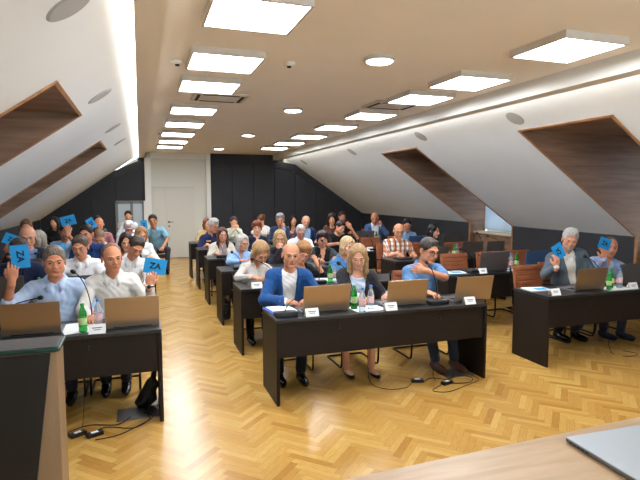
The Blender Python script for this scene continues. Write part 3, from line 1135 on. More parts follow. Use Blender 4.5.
    def neckcut(F, kind, rr=.068):
        F.cone(N + fr * .006 + up * .03, N + fr * .0 + up * .16, rr * (.92 if fem else 1), .10, .01, True)
        if kind == 'v': F.cone(N - fr * .085 + up * .02, N - fr * .130 - up * .10, .034, .004, .008, True)
        if kind == 'deep': F.cone(N - fr * .085 + up * .02, N - fr * .140 - up * .16, .050, .010, .01, True)
        if kind == 'scoop': F.ell(N - fr * .085 + up * .005, (.078, .085, .062), B, .01, True)
    F = Field(); torso(F, .011); sleeves(F, .006, sleeve)
    neckcut(F, neck)
    F.fn(wrinkle(.0032))
    mesh_obj('shirt', [F.mesh((.007, .010, .014)[lod])], shirtmat or cloth(shirt), E0)
    if collar and lod < 2:
        # folded shirt collar: two flaps meeting at an open front
        vs, fs = [], []
        n = 18
        C0 = N + fr * .008
        for i in range(n + 1):
            a = math.radians(-158 + 316 * i / n)
            # a=0 at the back of the neck
            dx, dy = math.sin(a), math.cos(a)
            fall = abs(a) / math.radians(158)
            r0 = .066 * (.92 if fem else 1) * (.8 + .2 * g)
            drop = .012 - .030 * fall ** 2 - .022 * fall ** 6
            pt = 0.012 + .017 * fall ** 3
            top = C0 + lat * dx * r0 + fr * dy * r0 * 1.02 + up * (.046 + drop)
            out = C0 + lat * dx * (r0 + .016) + fr * dy * (r0 + .016 + .006 * fall) + up * (.040 + drop)
            low = C0 + lat * dx * (r0 + .034 + pt * .5) + fr * dy * (r0 + .044 + .016 * fall) + up * (.004 + drop - pt)
            inn = C0 + lat * dx * (r0 - .003) + fr * dy * (r0 - .003) + up * (-.004 + drop)
            vs += [inn, top, out, low]
        for i in range(n):
            for j in range(3):
                a0 = i * 4 + j; fs.append((a0, a0 + 1, a0 + 5, a0 + 4))
        co = MB().add(vs, fs).build('collar', shirtmat or cloth(tuple(min(255, int(c * 1.03)) for c in shirt)), E0, smooth=True)
        so = co.modifiers.new('solid', 'SOLIDIFY'); so.thickness = .004
    if jacket:
        F = Field(); torso(F, .024); sleeves(F, .016, 'jacket')
        hw_ = .075 * jopen

        def front(D, X, Y, Z):
            x = (X - N[0]) * lat[0] + (Y - N[1]) * lat[1] + (Z - N[2]) * lat[2]
            y = (X - N[0]) * fr[0] + (Y - N[1]) * fr[1] + (Z - N[2]) * fr[2]
            z = (X - N[0]) * up[0] + (Y - N[1]) * up[1] + (Z - N[2]) * up[2]
            t = np.clip(-z / .42, 0, 1)
            wdt = hw_ * (1 - .55 * t) * (1 if jopen > .9 else 1 - .3 * t)
            cut = np.maximum(np.abs(x) - wdt, y + .02)
            lap = np.where((y < 0) & (np.abs(x) - wdt < .040 * (1 - t)) & (z > -.30) & (z < .0), .009, 0)
            return np.maximum(D - lap, -cut)
        neckcut(F, 'no', .076)
        F.fn(front); F.fn(wrinkle(.0022))
        mesh_obj('jacket', [F.mesh((.007, .010, .014)[lod])], cloth(jacket, 'jacket'), E0)
    if legs:
        F = Field()
        F.ell(at(0, 0, .0), (.178 * g, .135 * g, .11), B, .05)
        for hj, kj, aj, q in legsJ:
            F.cone(hj, kj, .092 * fw, .064 * fw, .05); F.cone(kj, aj + V(0, 0, .02), .062 * fw, .050, .03)
        F.fn(wrinkle(.0018))
        if trousers is not None and trousers != 'skirt':
            mesh_obj('trousers', [F.mesh((.013, .018, .022)[lod])], cloth(trousers, 'trouser'), E0)
        elif trousers == 'skirt':
            F = Field(); F.ell(at(0, 0, .0), (.178 * g, .135 * g, .11), B, .05)
            for hj, kj, aj, q in legsJ: F.cone(hj, kj, .090 * fw, .068 * fw, .08)
            mesh_obj('skirt', [F.mesh(.014)], cloth((30, 30, 34), 'skirt'), E0)
        smt = {'black': M['shoe'], 'brown': M['shoebrown'], 'navy': M['shoenavy'], 'heel': M['shoe']}[shoes]
        for hj, kj, aj, q in legsJ:
            F = Field()
            if shoes == 'heel':
                F.ell(aj + V(0, -.085, -.062), (.038, .115, .028), None, .02)
                F.ell(aj + V(0, -.03, -.015), (.05, .09, .032), None, .01, True)
                F.cone(aj + V(0, .03, -.05), aj + V(0, .035, -.09), .02, .008, .015)
            else:
                F.ell(aj + V(0, -.075, -.053), (.045, .135, .038), None, .02)
                F.ell(aj + V(0, .01, -.035), (.044, .055, .050), None, .03)
                F.ell(aj + V(0, -.07, -.083), (.041, .128, .010), None, .004)
            mesh_obj('shoe', [F.mesh((.009, .014, .02)[lod])], smt, E0)
    PERSONS[key] = (E0, arms, root, B, N)
    return E0, arms, root


# ------------------------------------------------------------------ furniture
DT = 0.75      # desk top height


def desk(x0, y, w, label, grp, dp=.53):
    t = empty('desk', (x0, y, 0), label, 'desk', grp)
    MB().box((w / 2, dp / 2, DT - .014), (w, dp, .028)).build('desktop', M['desktop'], t, bevel=.003)
    for x in (.014, w - .014):
        MB().box((x, dp / 2, (DT - .028) / 2), (.028, dp, DT - .029)).build('side_panel', M['desk'], t, bevel=.002)
    MB().box((w / 2, .035, .565), (w - .058, .02, .31)).build('front_panel', M['desk'], t)
    for x in (w * .27, w * .75):
        MB().tube([(x, .025, .66), (x, .008, .655), (x, .006, .635), (x + .01, .012, .625)], .005, 6).build('cable_hook', M['plastic'], t)
    return t


ORD = ['front row', 'second row', 'third row', 'fourth row', 'fifth row', 'sixth row']
XC = [1.056, 1.031, 1.026, 1.018, 1.02, 1.0]
YR = [4.174, 5.662, 7.08, 8.50, 9.97, 11.29]
for i in range(5):
    desk(-1.98, YR[i] + (.02 if i == 0 else 0), 2.113, 'long dark desk in the %s of the left block, by the aisle' % ORD[i], 'desks of the left block')
for i in range(6):
    desk(XC[i], YR[i], 2.11, 'long dark desk in the %s of the centre block' % ORD[i], 'desks of the centre block')
YRR = [4.228, 5.75, 7.25, 8.75, 10.2]
for i in range(5):
    desk([3.957, 3.74, 3.76, 3.9, 3.95][i], YRR[i], 2.11, 'long dark desk in the %s of the right block, under the dormer slope' % ORD[i], 'desks of the right block')


def chair_proto(leather='leather'):
    t = empty('conference_chair', (0, 0, 0), 'x', 'chair')
    m_ = MB(); m_.box((0, -.005, .425), (.45, .44, .05)); m_.build('seat', M[leather], t, bevel=.02, seg=3)
    m_ = MB(); tilt = Matrix.Rotation(R(-9), 3, 'X')
    m_.box((0, .235, .70), (.45, .030, .44), tilt)
    nrib = 7
    for k in range(nrib):
        z = -.18 + .36 * k / (nrib - 1)
        for s in (-1, 1):
            p = tilt @ Vector((0, s * .017, z))
            m_.box((p.x, p.y + .235, p.z + .70), (.40, .014, .047), tilt)
    b = m_.build('backrest', M[leather], t, bevel=.006)
    for s in (-1, 1):
        x = s * .235
        pts = smooth_path([(x, .30, .90), (x, .24, .55), (x, .20, .41), (x, -.10, .40), (x, -.21, .38), (x, -.235, .28), (x, -.235, .08), (x, -.20, .016), (x, -.08, .013), (x, .20, .013)], 5)
        MB().tube(pts, .0115, 8).build('frame', M['tube'], t, smooth=True)
        pts = smooth_path([(x, .26, .62), (x, .12, .655), (x, -.12, .66), (x, -.20, .62), (x, -.225, .50), (x, -.232, .32)], 5)
        MB().tube(pts, .010, 8).build('armrest', M['tube'], t, smooth=True)
    MB().tube([(-.235, .20, .013), (.235, .20, .013)], .0115, 8).build('crossbar', M['tube'], t, smooth=True)
    return t


CH = {'leather': chair_proto()}


def chair(x, y, label, rz=0, grp='brown leather conference chairs', leather='leather'):
    if leather not in CH:
        CH[leather] = chair_proto(leather)
        t = CH[leather]
        t.scale = (.88, 1, .86)
    elif leather == 'leather' and not CH.get('used'):
        CH['used'] = True; t = CH[leather]
    else:
        t = copy_tree(CH[leather])
    t.location = (x, y, 0); t.rotation_euler = (0, 0, R(rz))
    t['label'] = label; t['group'] = grp
    return t


def laptop(x, y, label, w=.40, mat_='lid', z=DT, rz=0, tilt=14, h=.25, grp='open laptops on the desks'):
    t = empty('laptop', (x, y, z), label, 'laptop', grp, R(rz))
    dpt = h
    MB().box((0, dpt / 2 + .01, .009), (w, dpt, .014)).build('base', M['lapbase'], t, bevel=.004)
    m_ = MB()
    for r_ in range(5):
        for c_ in range(13): m_.box((-w * .42 + w * .84 * c_ / 12, .04 + r_ * .021 + .01, .0175), (w * .055, .015, .003))
    m_.build('keyboard', M['keys'], t)
    MB().box((0, dpt - .045, .0165), (.11, .065, .001)).build('touchpad', M['liddark'], t)
    rot = Matrix.Rotation(R(tilt), 3, 'X')
    c = Vector((0, .008, .012)) + rot @ Vector((0, 0, h / 2))
    l = MB().box(c, (w, .007, h), rot).build('lid', M[mat_], t, bevel=.003)
    c2 = Vector((0, .0125, .012)) + rot @ Vector((0, 0, h / 2))
    MB().box(c2, (w - .012, .001, h - .012), rot).build('screen', M['screen'], l)
    MB().tube([(-w * .36, .008, .014), (w * .36, .008, .014)], .006, 8).build('hinge', M['plastic'], t)
    return t


def bottle(x, y, kind, label, z=DT, s=1.0):
    t = empty('water_bottle', (x, y, z + .001), label, 'bottle', 'water bottles on the desks')
    prof = [(.020, 0), (.030, .003), (.031, .02), (.029, .035), (.031, .05), (.031, .12), (.029, .14), (.026, .16), (.015, .185), (.012, .195), (.012, .205)]
    prof = [(r * s, zz * s) for r, zz in prof]
    MB().lathe((0, 0, 0), prof, 16).build('bottle_body', M['bgreen' if kind == 'g' else 'bclear'], t, smooth=True)
    MB().lathe((0, 0, .204 * s), [(.0145 * s, 0), (.0145 * s, .016 * s), (.012 * s, .019 * s)], 12).build('cap', M['capgreen' if kind == 'g' else 'capblue'], t)
    MB().lathe((0, 0, .060 * s), [(.0318 * s, 0), (.0318 * s, .055 * s)], 16).build('label_band', M['labgreen' if kind == 'g' else 'labred'], t, smooth=False)
    return t


def mic(x, y, hx, hy, hz, label, z=DT, rz=0, bw=.20):
    t = empty('gooseneck_microphone', (x, y, z + .001), label, 'microphone', 'gooseneck microphones on the desks', R(rz))
    b = MB().box((0, 0, .022), (bw, .10, .042)).build('base', M['plastic'], t, bevel=.008)
    MB().box((bw * .3, -.02, .0445), (.03, .02, .003)).build('button', mat('button_grey', (120, 120, 124), .4), b)
    q = Matrix.Rotation(-R(rz), 3, 'Z') @ Vector((hx - x, hy - y, hz - z))
    p0 = Vector((0, .01, .04))
    pts = bez(p0, p0 + Vector((0, 0, q.z * .55)), q + Vector((-(q.x) * .35, -(q.y) * .35, -.02)), q, 12)
    MB().tube(pts, .0045, 6).build('gooseneck', M['tube'], t, smooth=True)
    d = (pts[-1] - pts[-2]).normalized()
    MB().tube([q - d * .01, q, q + d * .022, q + d * .034], [.008, .017, .017, .007], 10).build('windscreen', M['rubber'], t, smooth=True)
    return t


def name_card(x, y, label, w=.12, rz=0, z=DT):
    t = empty('name_card', (x, y, z + .001), label, 'name card', 'folded name cards on the desks', R(rz))
    h = .068
    m_ = MB()
    for s in (-1, 1):
        m_.poly_prism([(-w / 2, s * .032, 0), (w / 2, s * .032, 0), (w / 2, s * .001, h), (-w / 2, s * .001, h)], (0, -s * .0012, 0))
    m_.build('folded_card', M['paper'], t)
    m_ = MB(); rot = Matrix.Rotation(-math.atan2(.031, h), 3, 'X')
    for k, (wd, zz, th) in enumerate(((.07, .042, .007), (.05, .028, .005))):
        y_ = -.032 + zz / h * .031 - .0012
        m_.box((0, y_, zz), (wd, .0008, th), rot)
    m_.build('printed_line', M['greyink'], t)
    return t


def sheet(x, y, w, d, rz, label, mat_='paper', cat='paper', name='paper_sheet', z=DT, th=.003, grp='papers on the desks'):
    t = MB().box((0, 0, th / 2), (w, d, th)).build(name, M[mat_])
    t.location = (x, y, z + .0005); t.rotation_euler = (0, 0, R(rz))
    return tag(t, label, cat, grp)


def voting_card(c, u, n, label, w=.190, h=.135, text='ZA'):
    """c centre, u reading direction (world), n normal towards the reader"""
    u = Vector(u).normalized(); n = Vector(n); n = (n - u * n.dot(u)).normalized(); v = n.cross(u)
    t = empty('voting_card', c, label, 'card', 'blue voting cards held up')
    t.rotation_euler = Matrix((u, v, n)).transposed().to_euler()
    MB().box((0, 0, 0), (w, h, .002)).build('card', M['cyan'], t)
    cu = bpy.data.curves.new('za', 'FONT'); cu.body = text; cu.size = .072; cu.align_x = 'CENTER'; cu.align_y = 'CENTER'; cu.extrude = .0004; cu.offset = .0022
    tmp = bpy.data.objects.new('tmp', cu); COL.objects.link(tmp)
    bpy.context.view_layer.update()
    me = bpy.data.meshes.new_from_object(tmp.evaluated_get(bpy.context.evaluated_depsgraph_get()))
    bpy.data.objects.remove(tmp)
    me.materials.clear(); me.materials.append(M['navyink'])
    l = bpy.data.objects.new('lettering', me); COL.objects.link(l); l.parent = t; l.location = (0, 0, .0018)
    return t


def cable(pts, label, r=.004, cat='cable', n=6, z0=None):
    t = MB().tube(smooth_path(pts, n), r, 6).build('power_cable', M['rubber'], smooth=True)
    return tag(t, label, cat, 'cables on the floor')


# ------------------------------------------------------------------ people (head centres and hands in metres)
UP, BK, DN = (0, 0, 1), (0, 1, 0), (0, 0, -1)


def on_desk(x, y, dx, curl=.4):
    return ((x, y, .787), (dx, -1, -.05), DN, curl, 1)


def sit(key, short, label, head, chairpos=True, crz=0, **k):
    E0, arms, root = person(key, label, head, **k)
    if chairpos:
        dark_ = key[0] in 'LWM' or key in ('P1', 'P2', 'P3', 'P4')
        chair(root[0], root[1] + .02, ('black' if dark_ else 'brown') + ' leather chair of the ' + short, crz,
              ('black' if dark_ else 'brown') + ' leather conference chairs', 'leatherblack' if dark_ else 'leather')
    return E0


# --- front row, left block
sit('P1', 'heavy man in light blue short sleeves', 'heavy grey-haired man in a light blue shirt holding up a card, front row left', (-.715, 4.98, 1.221), face=(10, 3, 0), g=1.28, lod=0,
    skin=(206, 140, 112), hair='short', hcol=(112, 98, 86), jaw=1.15, hw=.98, shirt=(178, 196, 222), sleeve='half', neck='v', collar=True, feet=.2, headscale=1.05,
    lh=((-1.0, 4.76, 1.105), (.12, 0, 1), BK, .35, 1), lhint=(-.35, .1, -1), rh=((-.47, 4.72, .80), (.3, -1, -.1), DN, .5, 1))
voting_card((-.935, 4.778, 1.30), (.05, 0, -1), (.1, -1, .05), 'blue ZA card turned sideways, held up by the heavy man in the light blue shirt')
sit('P2', 'bald man in white shirt with watch', 'bald man in a white long-sleeved shirt and watch, holding a card, front row left', (-.25, 4.98, 1.236), face=(16, 4, -4), g=1.05, lod=0,
    skin=(206, 142, 114), hair='receding', hcol=(120, 92, 74), shirt=(226, 222, 214), collar=True, neck='v', feet=.30, knee=(-.02, 0),
    lh=on_desk(-.42, 4.62, .4), rh=((.06, 4.76, 1.0), (.15, 0, 1), BK, .45, 1), rhint=(.4, .0, -1))
voting_card((.112, 4.775, 1.172), (.97, 0, -.2), (-.1, -1, 0), 'blue ZA card held upright by the bald man in the white shirt')
t = MB().tube([(.064 + .034 * math.cos(a), 4.76 + .034 * math.sin(a), 1.0) for a in [i * math.pi / 8 for i in range(16)]], .007, 6, closed=True).ball((.055, 4.722, 1.0), (.018, .006, .018)).build('wrist_watch', M['plastic'], smooth=True)
tag(t, 'black wrist watch on the raised wrist of the bald man in white', 'watch')
# --- front row, centre block
sit('P3', 'bald man in blue blazer', 'bald man in a bright blue blazer over a white top, front row centre', (1.41, 4.97, 1.198), face=(-8, 4, 4), bodyyaw=-12, lod=0,
    skin=(206, 146, 120), hair='rim', hcol=(140, 120, 108), shirt=(226, 224, 220), neck='crew', jacket=(30, 74, 130), jopen=1.05, g=1.0, trousers=(28, 30, 40),
    lh=((1.26, 4.66, .80), (1, -.35, -.05), (0, .1, -1), .5, 1), rh=((1.53, 4.68, .80), (-1, -.5, -.05), (0, .1, -1), .5, 1), lhint=(-.9, .4, -.6), rhint=(.9, .4, -.6))
sit('P4', 'blonde woman in dark blazer', 'long-haired blonde woman in a dark blazer and pale blue top, front row centre', (2.13, 4.95, 1.154), face=(-20, 17, 0), bodyyaw=-14, fem=True, lod=0, eyes='down',
    skin=(220, 164, 140), hair='long', hcol=(164, 130, 90), shirt=(188, 198, 218), neck='scoop', jacket=(48, 46, 50), jopen=1.25, trousers='skirt', shoes='heel', feet=-.02, knee=(.02, 0), brow=(120, 90, 66),
    lh=((2.00, 4.63, .80), (.5, -1, -.1), (.1, .1, -1), .6, 1), rh=((2.34, 4.66, .80), (-.7, -1, -.1), (-.1, .1, -1), .6, 1))
sit('P5', 'man in denim blue polo with glasses', 'man in a denim blue polo and dark glasses, arm across his chest, front row centre', (2.98, 4.97, 1.186), headscale=1.08, face=(8, 12, 6), bodyyaw=-6, g=1.15, lod=0, jaw=1.1,
    skin=(208, 148, 122), hair='short', hcol=(62, 54, 48), shirt=(92, 130, 172), sleeve='short', neck='v', collar=True, glasses=(24, 24, 28), trousers=(44, 50, 64), shoes='brown', feet=-.16,
    lh=on_desk(2.80, 4.66, .3), rh=((2.80, 4.74, 1.01), (-1, .12, .12), (0, 1, 0), .35, 1), rhint=(1, -.35, -.45))
# --- front row, right block
sit('P6', 'grey-haired man in grey suit', 'grey-haired man with a goatee in a grey suit, holding a card, front row right', (4.99, 5.02, 1.244), face=(-36, 12, 8), bodyyaw=-18, pel=(.14, .14), g=1.18, lod=0, jaw=1.1,
    skin=(204, 142, 118), hair='full', hcol=(170, 166, 162), beard=(150, 138, 128), shirt=(226, 220, 212), collar=True, neck='v', jacket=(84, 96, 106), jopen=1.0, feet=.25, trousers=(34, 34, 40),
    lh=((4.585, 4.80, .955), (.05, -.05, 1), BK, .55, 1), lhint=(-.6, .2, -1), rh=on_desk(5.30, 4.70, -.3))
voting_card((4.625, 4.815, 1.135), (-.52, 0, .85), (-.15, -1, 0), 'blue ZA card tilted upside down, held by the man in the grey suit')
sit('P7', 'man in striped blue shirt', 'balding man in light blue shirt, face behind a card, front row right', (5.76, 5.12, 1.115), face=(-34, 4, 6), bodyyaw=-20, g=1.1, lod=0,
    skin=(200, 136, 110), hair='receding', hcol=(92, 74, 62), shirt=(160, 178, 214), collar=True, neck='v', feet=.0, trousers=(34, 38, 52), shoes='navy', pel=(-.03, .14),
    lh=((5.375, 4.86, 1.01), (-.05, 0, 1), BK, .5, 1), lhint=(-.3, .2, -1), rh=on_desk(5.95, 4.72, -.4))
voting_card((5.395, 4.875, 1.198), (.95, 0, -.3), (-.25, -1, 0), 'blue ZA card hiding the face of the man in the light blue shirt')

# --- left block, rows behind
sit('L16', 'man in navy jacket at left edge', 'dark-haired man in a navy jacket behind a raised card, left edge, second row', (-1.25, 6.32, 1.20), face=(0, 8, 0), lod=1, g=1.1,
    skin=(196, 136, 108), hair='short', hcol=(60, 44, 36), shirt=(36, 44, 74), sleeve='long', neck='crew', jacket=(32, 40, 68), jopen=.5,
    lh=on_desk(-1.40, 6.02, .3))
sit('L17', 'far left man raising a card', 'dark-haired man at the left edge raising a card behind the navy jacket', (-1.55, 7.75, 1.13), face=(10, 6, 0), lod=1,
    skin=(196, 136, 108), hair='short', hcol=(70, 48, 38), shirt=(70, 60, 60), lh=((-1.56, 7.36, 1.06), (.05, 0, 1), BK, .8, 1), lhint=(-.4, 0, -1))
voting_card((-1.525, 7.375, 1.235), (.8, 0, -.35), (.15, -1, .1), 'blue card raised above a fist at the far left edge of the photo')
sit('L1', 'man in white polo', 'young man in a white polo shirt looking down, second row left', (-.66, 6.50, 1.202), face=(-8, 14, 0), lod=0, g=1.05, eyes='down',
    skin=(208, 148, 122), hair='short', hcol=(84, 66, 54), shirt=(230, 230, 232), sleeve='short', neck='v', collar=True,
    lh=((-.86, 6.12, 1.03), (0, 0, 1), BK, .5, 1), lhint=(-.7, .3, -1), rh=((-.50, 6.22, .84), (-.7, -.6, -.1), (0, .2, -1), .5, 1))
voting_card((-.83, 6.06, 1.185), (0, 0, -1), (.1, -1, 0), 'blue card turned sideways behind the grey-haired front man, beside the white polo')
sit('L2', 'dark-haired man leaning in white', 'dark-haired man in a white shirt leaning sideways and looking down, second row left', (-.06, 6.42, 1.19), face=(14, 30, 16), pel=(-.12, .22), lod=0, eyes='down',
    skin=(204, 142, 116), hair='short', hcol=(66, 54, 48), shirt=(224, 222, 220), sleeve='long', neck='v', collar=True,
    lh=on_desk(-.25, 6.08, .3), rh=on_desk(.03, 6.02, -.3))
sit('L3', 'older bald man in blue and dark vest', 'older bald man in a denim blue shirt and dark vest, left behind the raised cards', (-1.39, 7.60, 1.25), face=(10, 10, 0), lod=1, g=1.1, headscale=1.12,
    skin=(214, 156, 132), hair='rim', hcol=(170, 160, 152), shirt=(120, 146, 190), jacket=(36, 44, 62), jopen=1.5, neck='v')
sit('L4', 'man in navy shirt', 'dark-haired man in a navy shirt behind the white polo, third row left', (-.71, 7.80, 1.257), face=(-14, 8, 0), lod=1, pel=(.06, .14), g=1.08,
    skin=(204, 144, 118), hair='short', hcol=(44, 36, 32), shirt=(30, 56, 104), neck='v', collar=True, sleeve='long')
sit('L9', 'dark-haired woman behind the man in white', 'dark-haired woman mostly hidden behind the leaning man in white, third row left', (-.20, 7.80, 1.13), face=(4, 12, 0), fem=True, lod=1,
    hair='long', hcol=(56, 38, 34), shirt=(30, 30, 36), neck='scoop')
sit('L14', 'dark-haired man in pale blue raising card', 'dark-haired man in pale blue with a card raised above his face, left block', (-1.13, 9.10, 1.215), face=(20, 6, 0), lod=1,
    skin=(206, 146, 122), hair='short', hcol=(48, 38, 34), shirt=(176, 196, 220), sleeve='short',
    rh=((-1.06, 8.72, 1.21), (.05, 0, 1), BK, .5, 1), rhint=(.6, 0, -1))
voting_card((-1.04, 8.74, 1.40), (.96, 0, .25), (0, -1, 0), 'blue ZA card raised highest in the left block, in front of the black wall', w=.21, h=.15)
sit('L5', 'man in white with head bowed', 'balding man in a white shirt bowing his head, fourth row left', (-.64, 9.25, 1.10), face=(-6, 36, 0), lod=1, pel=(0, .22),
    skin=(216, 160, 138), hair='buzz', hcol=(150, 118, 96), shirt=(222, 226, 236), neck='v', collar=True, sleeve='long')
sit('L8', 'light brown haired woman with glasses', 'light brown haired woman with glasses in white, fourth row left by the aisle', (.0, 9.05, 1.134), face=(16, 14, 4), fem=True, lod=1,
    hair='bob', hcol=(164, 120, 78), shirt=(232, 230, 226), glasses=(50, 40, 40), neck='v')
sit('L12', 'silver-haired woman', 'silver-haired woman facing away to the left, fourth row left', (-1.53, 9.15, 1.10), face=(-70, 8, 0), fem=True, lod=1,
    hair='bob', hcol=(176, 170, 158), shirt=(196, 192, 182), neck='crew')
sit('L11', 'brown-haired man in white, back left', 'brown-haired man in a white shirt behind the older bald man, far left', (-1.95, 10.6, 1.20), face=(8, 6, 0), lod=1, headscale=1.12,
    skin=(216, 160, 140), hair='short', hcol=(110, 74, 52), shirt=(232, 232, 232), neck='v', collar=True)
sit('L18', 'bald man behind small card', 'bald man with his face behind a tilted card, fifth row left', (-.74, 10.62, 1.23), face=(0, 8, 0), lod=2,
    skin=(210, 140, 110), hair='rim', hcol=(90, 70, 60), shirt=(180, 120, 120),
    lh=((-.86, 10.25, 1.12), (0, 0, 1), BK, .6, 1))
voting_card((-.84, 10.22, 1.275), (.5, 0, -.85), (.2, -1, 0), 'blue card tilted on its corner beside the navy-shirted man, in front of a bald head')
sit('L6', 'white-haired man with glasses', 'white-haired man with glasses in a white shirt, before the frosted window', (-.21, 10.55, 1.155), face=(6, 18, 0), lod=1,
    skin=(214, 152, 134), hair='full', hcol=(214, 210, 206), glasses=(40, 40, 44), shirt=(232, 230, 232), collar=True, neck='v')
sit('L13', 'dark-haired woman at back left', 'dark-haired woman in black against the black wall, far back left', (-1.66, 11.8, 1.22), face=(-20, 6, 0), fem=True, lod=2,
    hair='long', hcol=(34, 26, 26), shirt=(30, 28, 30), headscale=.86)
sit('L15', 'woman in green top', 'long dark-haired woman in a sleeveless green top, back row left', (-.87, 12.0, 1.21), face=(20, 4, 0), fem=True, lod=2,
    hair='long', hcol=(36, 26, 24), shirt=(54, 92, 84), sleeve='none', neck='scoop', pel=(.04, .14))
sit('L7', 'woman before the frosted window', 'dark-haired woman in white right before the frosted window, back row left', (-.27, 13.2, 1.281), face=(0, 4, 0), fem=True, lod=2,
    hair='updo', hcol=(34, 26, 26), shirt=(220, 222, 226))
sit('L10', 'man in teal polo by the door', 'man in a teal blue polo leaning on his knees, seated by the white door', (.27, 12.3, 1.197), face=(-6, 4, -8), lod=1, pel=(.12, .26), g=1.08, headscale=1.1,
    skin=(196, 136, 108), hair='short', hcol=(44, 34, 30), shirt=(124, 164, 184), sleeve='short', collar=True, neck='v', trousers=(62, 64, 72), knee=(.05, .03),
    lh=((.10, 12.02, .98), (-.2, -.1, 1), BK, .5, 1), rh=((.46, 12.02, .62), (-.3, -1, -.2), DN, .5, 1), rhint=(.8, .2, -.2))
voting_card((.07, 12.0, 1.13), (.1, 0, -1), (0, -1, 0), 'pale blue card held low by the man in the teal polo near the door', w=.2, h=.14)

# --- centre block, second row
sit('W1', 'blonde woman in beige looking down', 'blonde woman in a beige blouse looking down at her phone, second row centre', (1.39, 6.30, 1.085), face=(14, 34, 0), pel=(-.06, .24), fem=True, lod=0, eyes='down', headscale=1.06,
    skin=(206, 150, 124), hair='bob', hcol=(164, 128, 88), shirt=(206, 198, 190), sleeve='long', neck='v', collar=True,
    lh=((1.22, 6.05, .82), (.8, -.5, 0), (0, .3, -1), .5, 1), rh=((1.46, 6.05, .82), (-.7, -.6, 0), (0, .3, -1), .5, 1), lhint=(-.8, .3, -.8), brow=(120, 90, 66))
sit('W2', 'short-haired woman resting chin on hand', 'ginger short-haired woman with glasses in black, chin on her hand, second row', (1.95, 6.32, 1.06), face=(-4, 22, 12), pel=(-.05, .22), fem=True, lod=0, eyes='down', headscale=1.06,
    skin=(212, 156, 132), hair='pixie', hcol=(160, 112, 66), glasses=(150, 90, 120), shirt=(24, 24, 28), sleeve='half', neck='scoop',
    rh=((2.075, 6.13, .945), (-.35, .12, 1), (-.6, .8, 0), .8, 1), rhint=(.9, -.3, -1), lh=on_desk(1.78, 6.04, .5))
sit('W3', 'blonde woman in denim blue', 'blonde woman in a denim blue shirt turned sideways, second row centre', (2.60, 6.42, 1.105), face=(14, 10, 8), bodyyaw=8, fem=True, lod=0,
    skin=(224, 170, 148), hair='bob', hcol=(192, 162, 120), shirt=(76, 126, 176), sleeve='long', neck='v', collar=True, brow=(140, 110, 80))
# third row
sit('W4', 'grey-haired woman in light blue', 'grey-haired woman in a light blue blouse, third row centre by the aisle', (1.45, 7.82, 1.065), face=(26, 8, 0), fem=True, lod=0,
    skin=(214, 158, 136), hair='bob', hcol=(178, 172, 164), shirt=(146, 182, 228), sleeve='long', neck='v', collar=True,
    lh=((1.34, 7.52, .82), (.6, -.6, .3), (0, .3, -1), .5, 1), rh=((1.58, 7.55, .83), (-.6, -.6, .3), (0, .3, -1), .5, 1))
sit('W5', 'blonde woman with glasses, hand at mouth', 'blonde woman with dark glasses frames and hand at her chin, third row centre', (2.04, 7.82, 1.115), face=(-12, 6, 0), fem=True, lod=0,
    skin=(222, 168, 146), hair='bob', hcol=(180, 150, 108), glasses=(70, 46, 44), shirt=(44, 40, 46), sleeve='long', neck='v',
    lh=((2.00, 7.62, .965), (.05, .1, 1), BK, .9, 1), lhint=(-.5, -.2, -1))
sit('W6', 'dark-haired woman in leather jacket', 'plump dark-haired woman in a black leather jacket behind a microphone, third row', (2.74, 7.80, 1.085), face=(-18, 4, 0), bodyyaw=-10, fem=True, lod=0, g=1.2, hw=1.08, jaw=1.15,
    skin=(208, 150, 128), hair='crop', hcol=(52, 32, 34), shirt=(20, 20, 22), neck='deep', jacket=(56, 60, 62), jopen=1.7,
    rh=((2.86, 7.45, .82), (-.5, -.6, .2), (0, .3, -1), .5, 1))
# fourth row
sit('W7', 'brown-haired woman in cream blazer', 'brown-haired woman in a cream blazer by the aisle, fourth row centre', (1.36, 9.22, 1.085), face=(6, 4, 0), fem=True, lod=1,
    skin=(216, 162, 142), hair='long', hcol=(82, 52, 40), shirt=(168, 152, 152), jacket=(208, 200, 184), jopen=1.0)
sit('W10', 'red-haired woman in navy', 'short red-haired woman in a navy V-neck top, fourth row centre', (2.0, 9.3, 1.188), face=(-12, 4, 0), fem=True, lod=1,
    skin=(226, 176, 156), hair='crop', hcol=(122, 62, 42), shirt=(26, 36, 58), neck='deep')
sit('M8', 'grey-haired man in white with glasses', 'grey-haired man in a white shirt and glasses, looking down, fourth row centre', (2.82, 9.25, 1.105), face=(-12, 18, 0), lod=1, g=1.15, jaw=1.1,
    skin=(216, 150, 134), hair='short', hcol=(178, 174, 170), glasses=(120, 110, 110), shirt=(234, 236, 244), collar=True, neck='v')
sit('M11', 'man in black t-shirt', 'bearded man in a black t-shirt leaning his head on his hand, by the wall panels', (3.80, 9.75, 1.13), face=(20, 14, 14), pel=(-.16, .2), lod=1, g=1.12,
    skin=(204, 144, 120), hair='short', hcol=(30, 26, 26), beard=(140, 134, 130), shirt=(26, 26, 30), sleeve='short', neck='crew',
    rh=((3.98, 9.62, 1.12), (-.7, 0, .8), (0, 1, 0), .4, 1), rhint=(1, -.3, -.5), lh=((3.62, 9.40, .84), (.8, -.5, 0), DN, .4, 1))
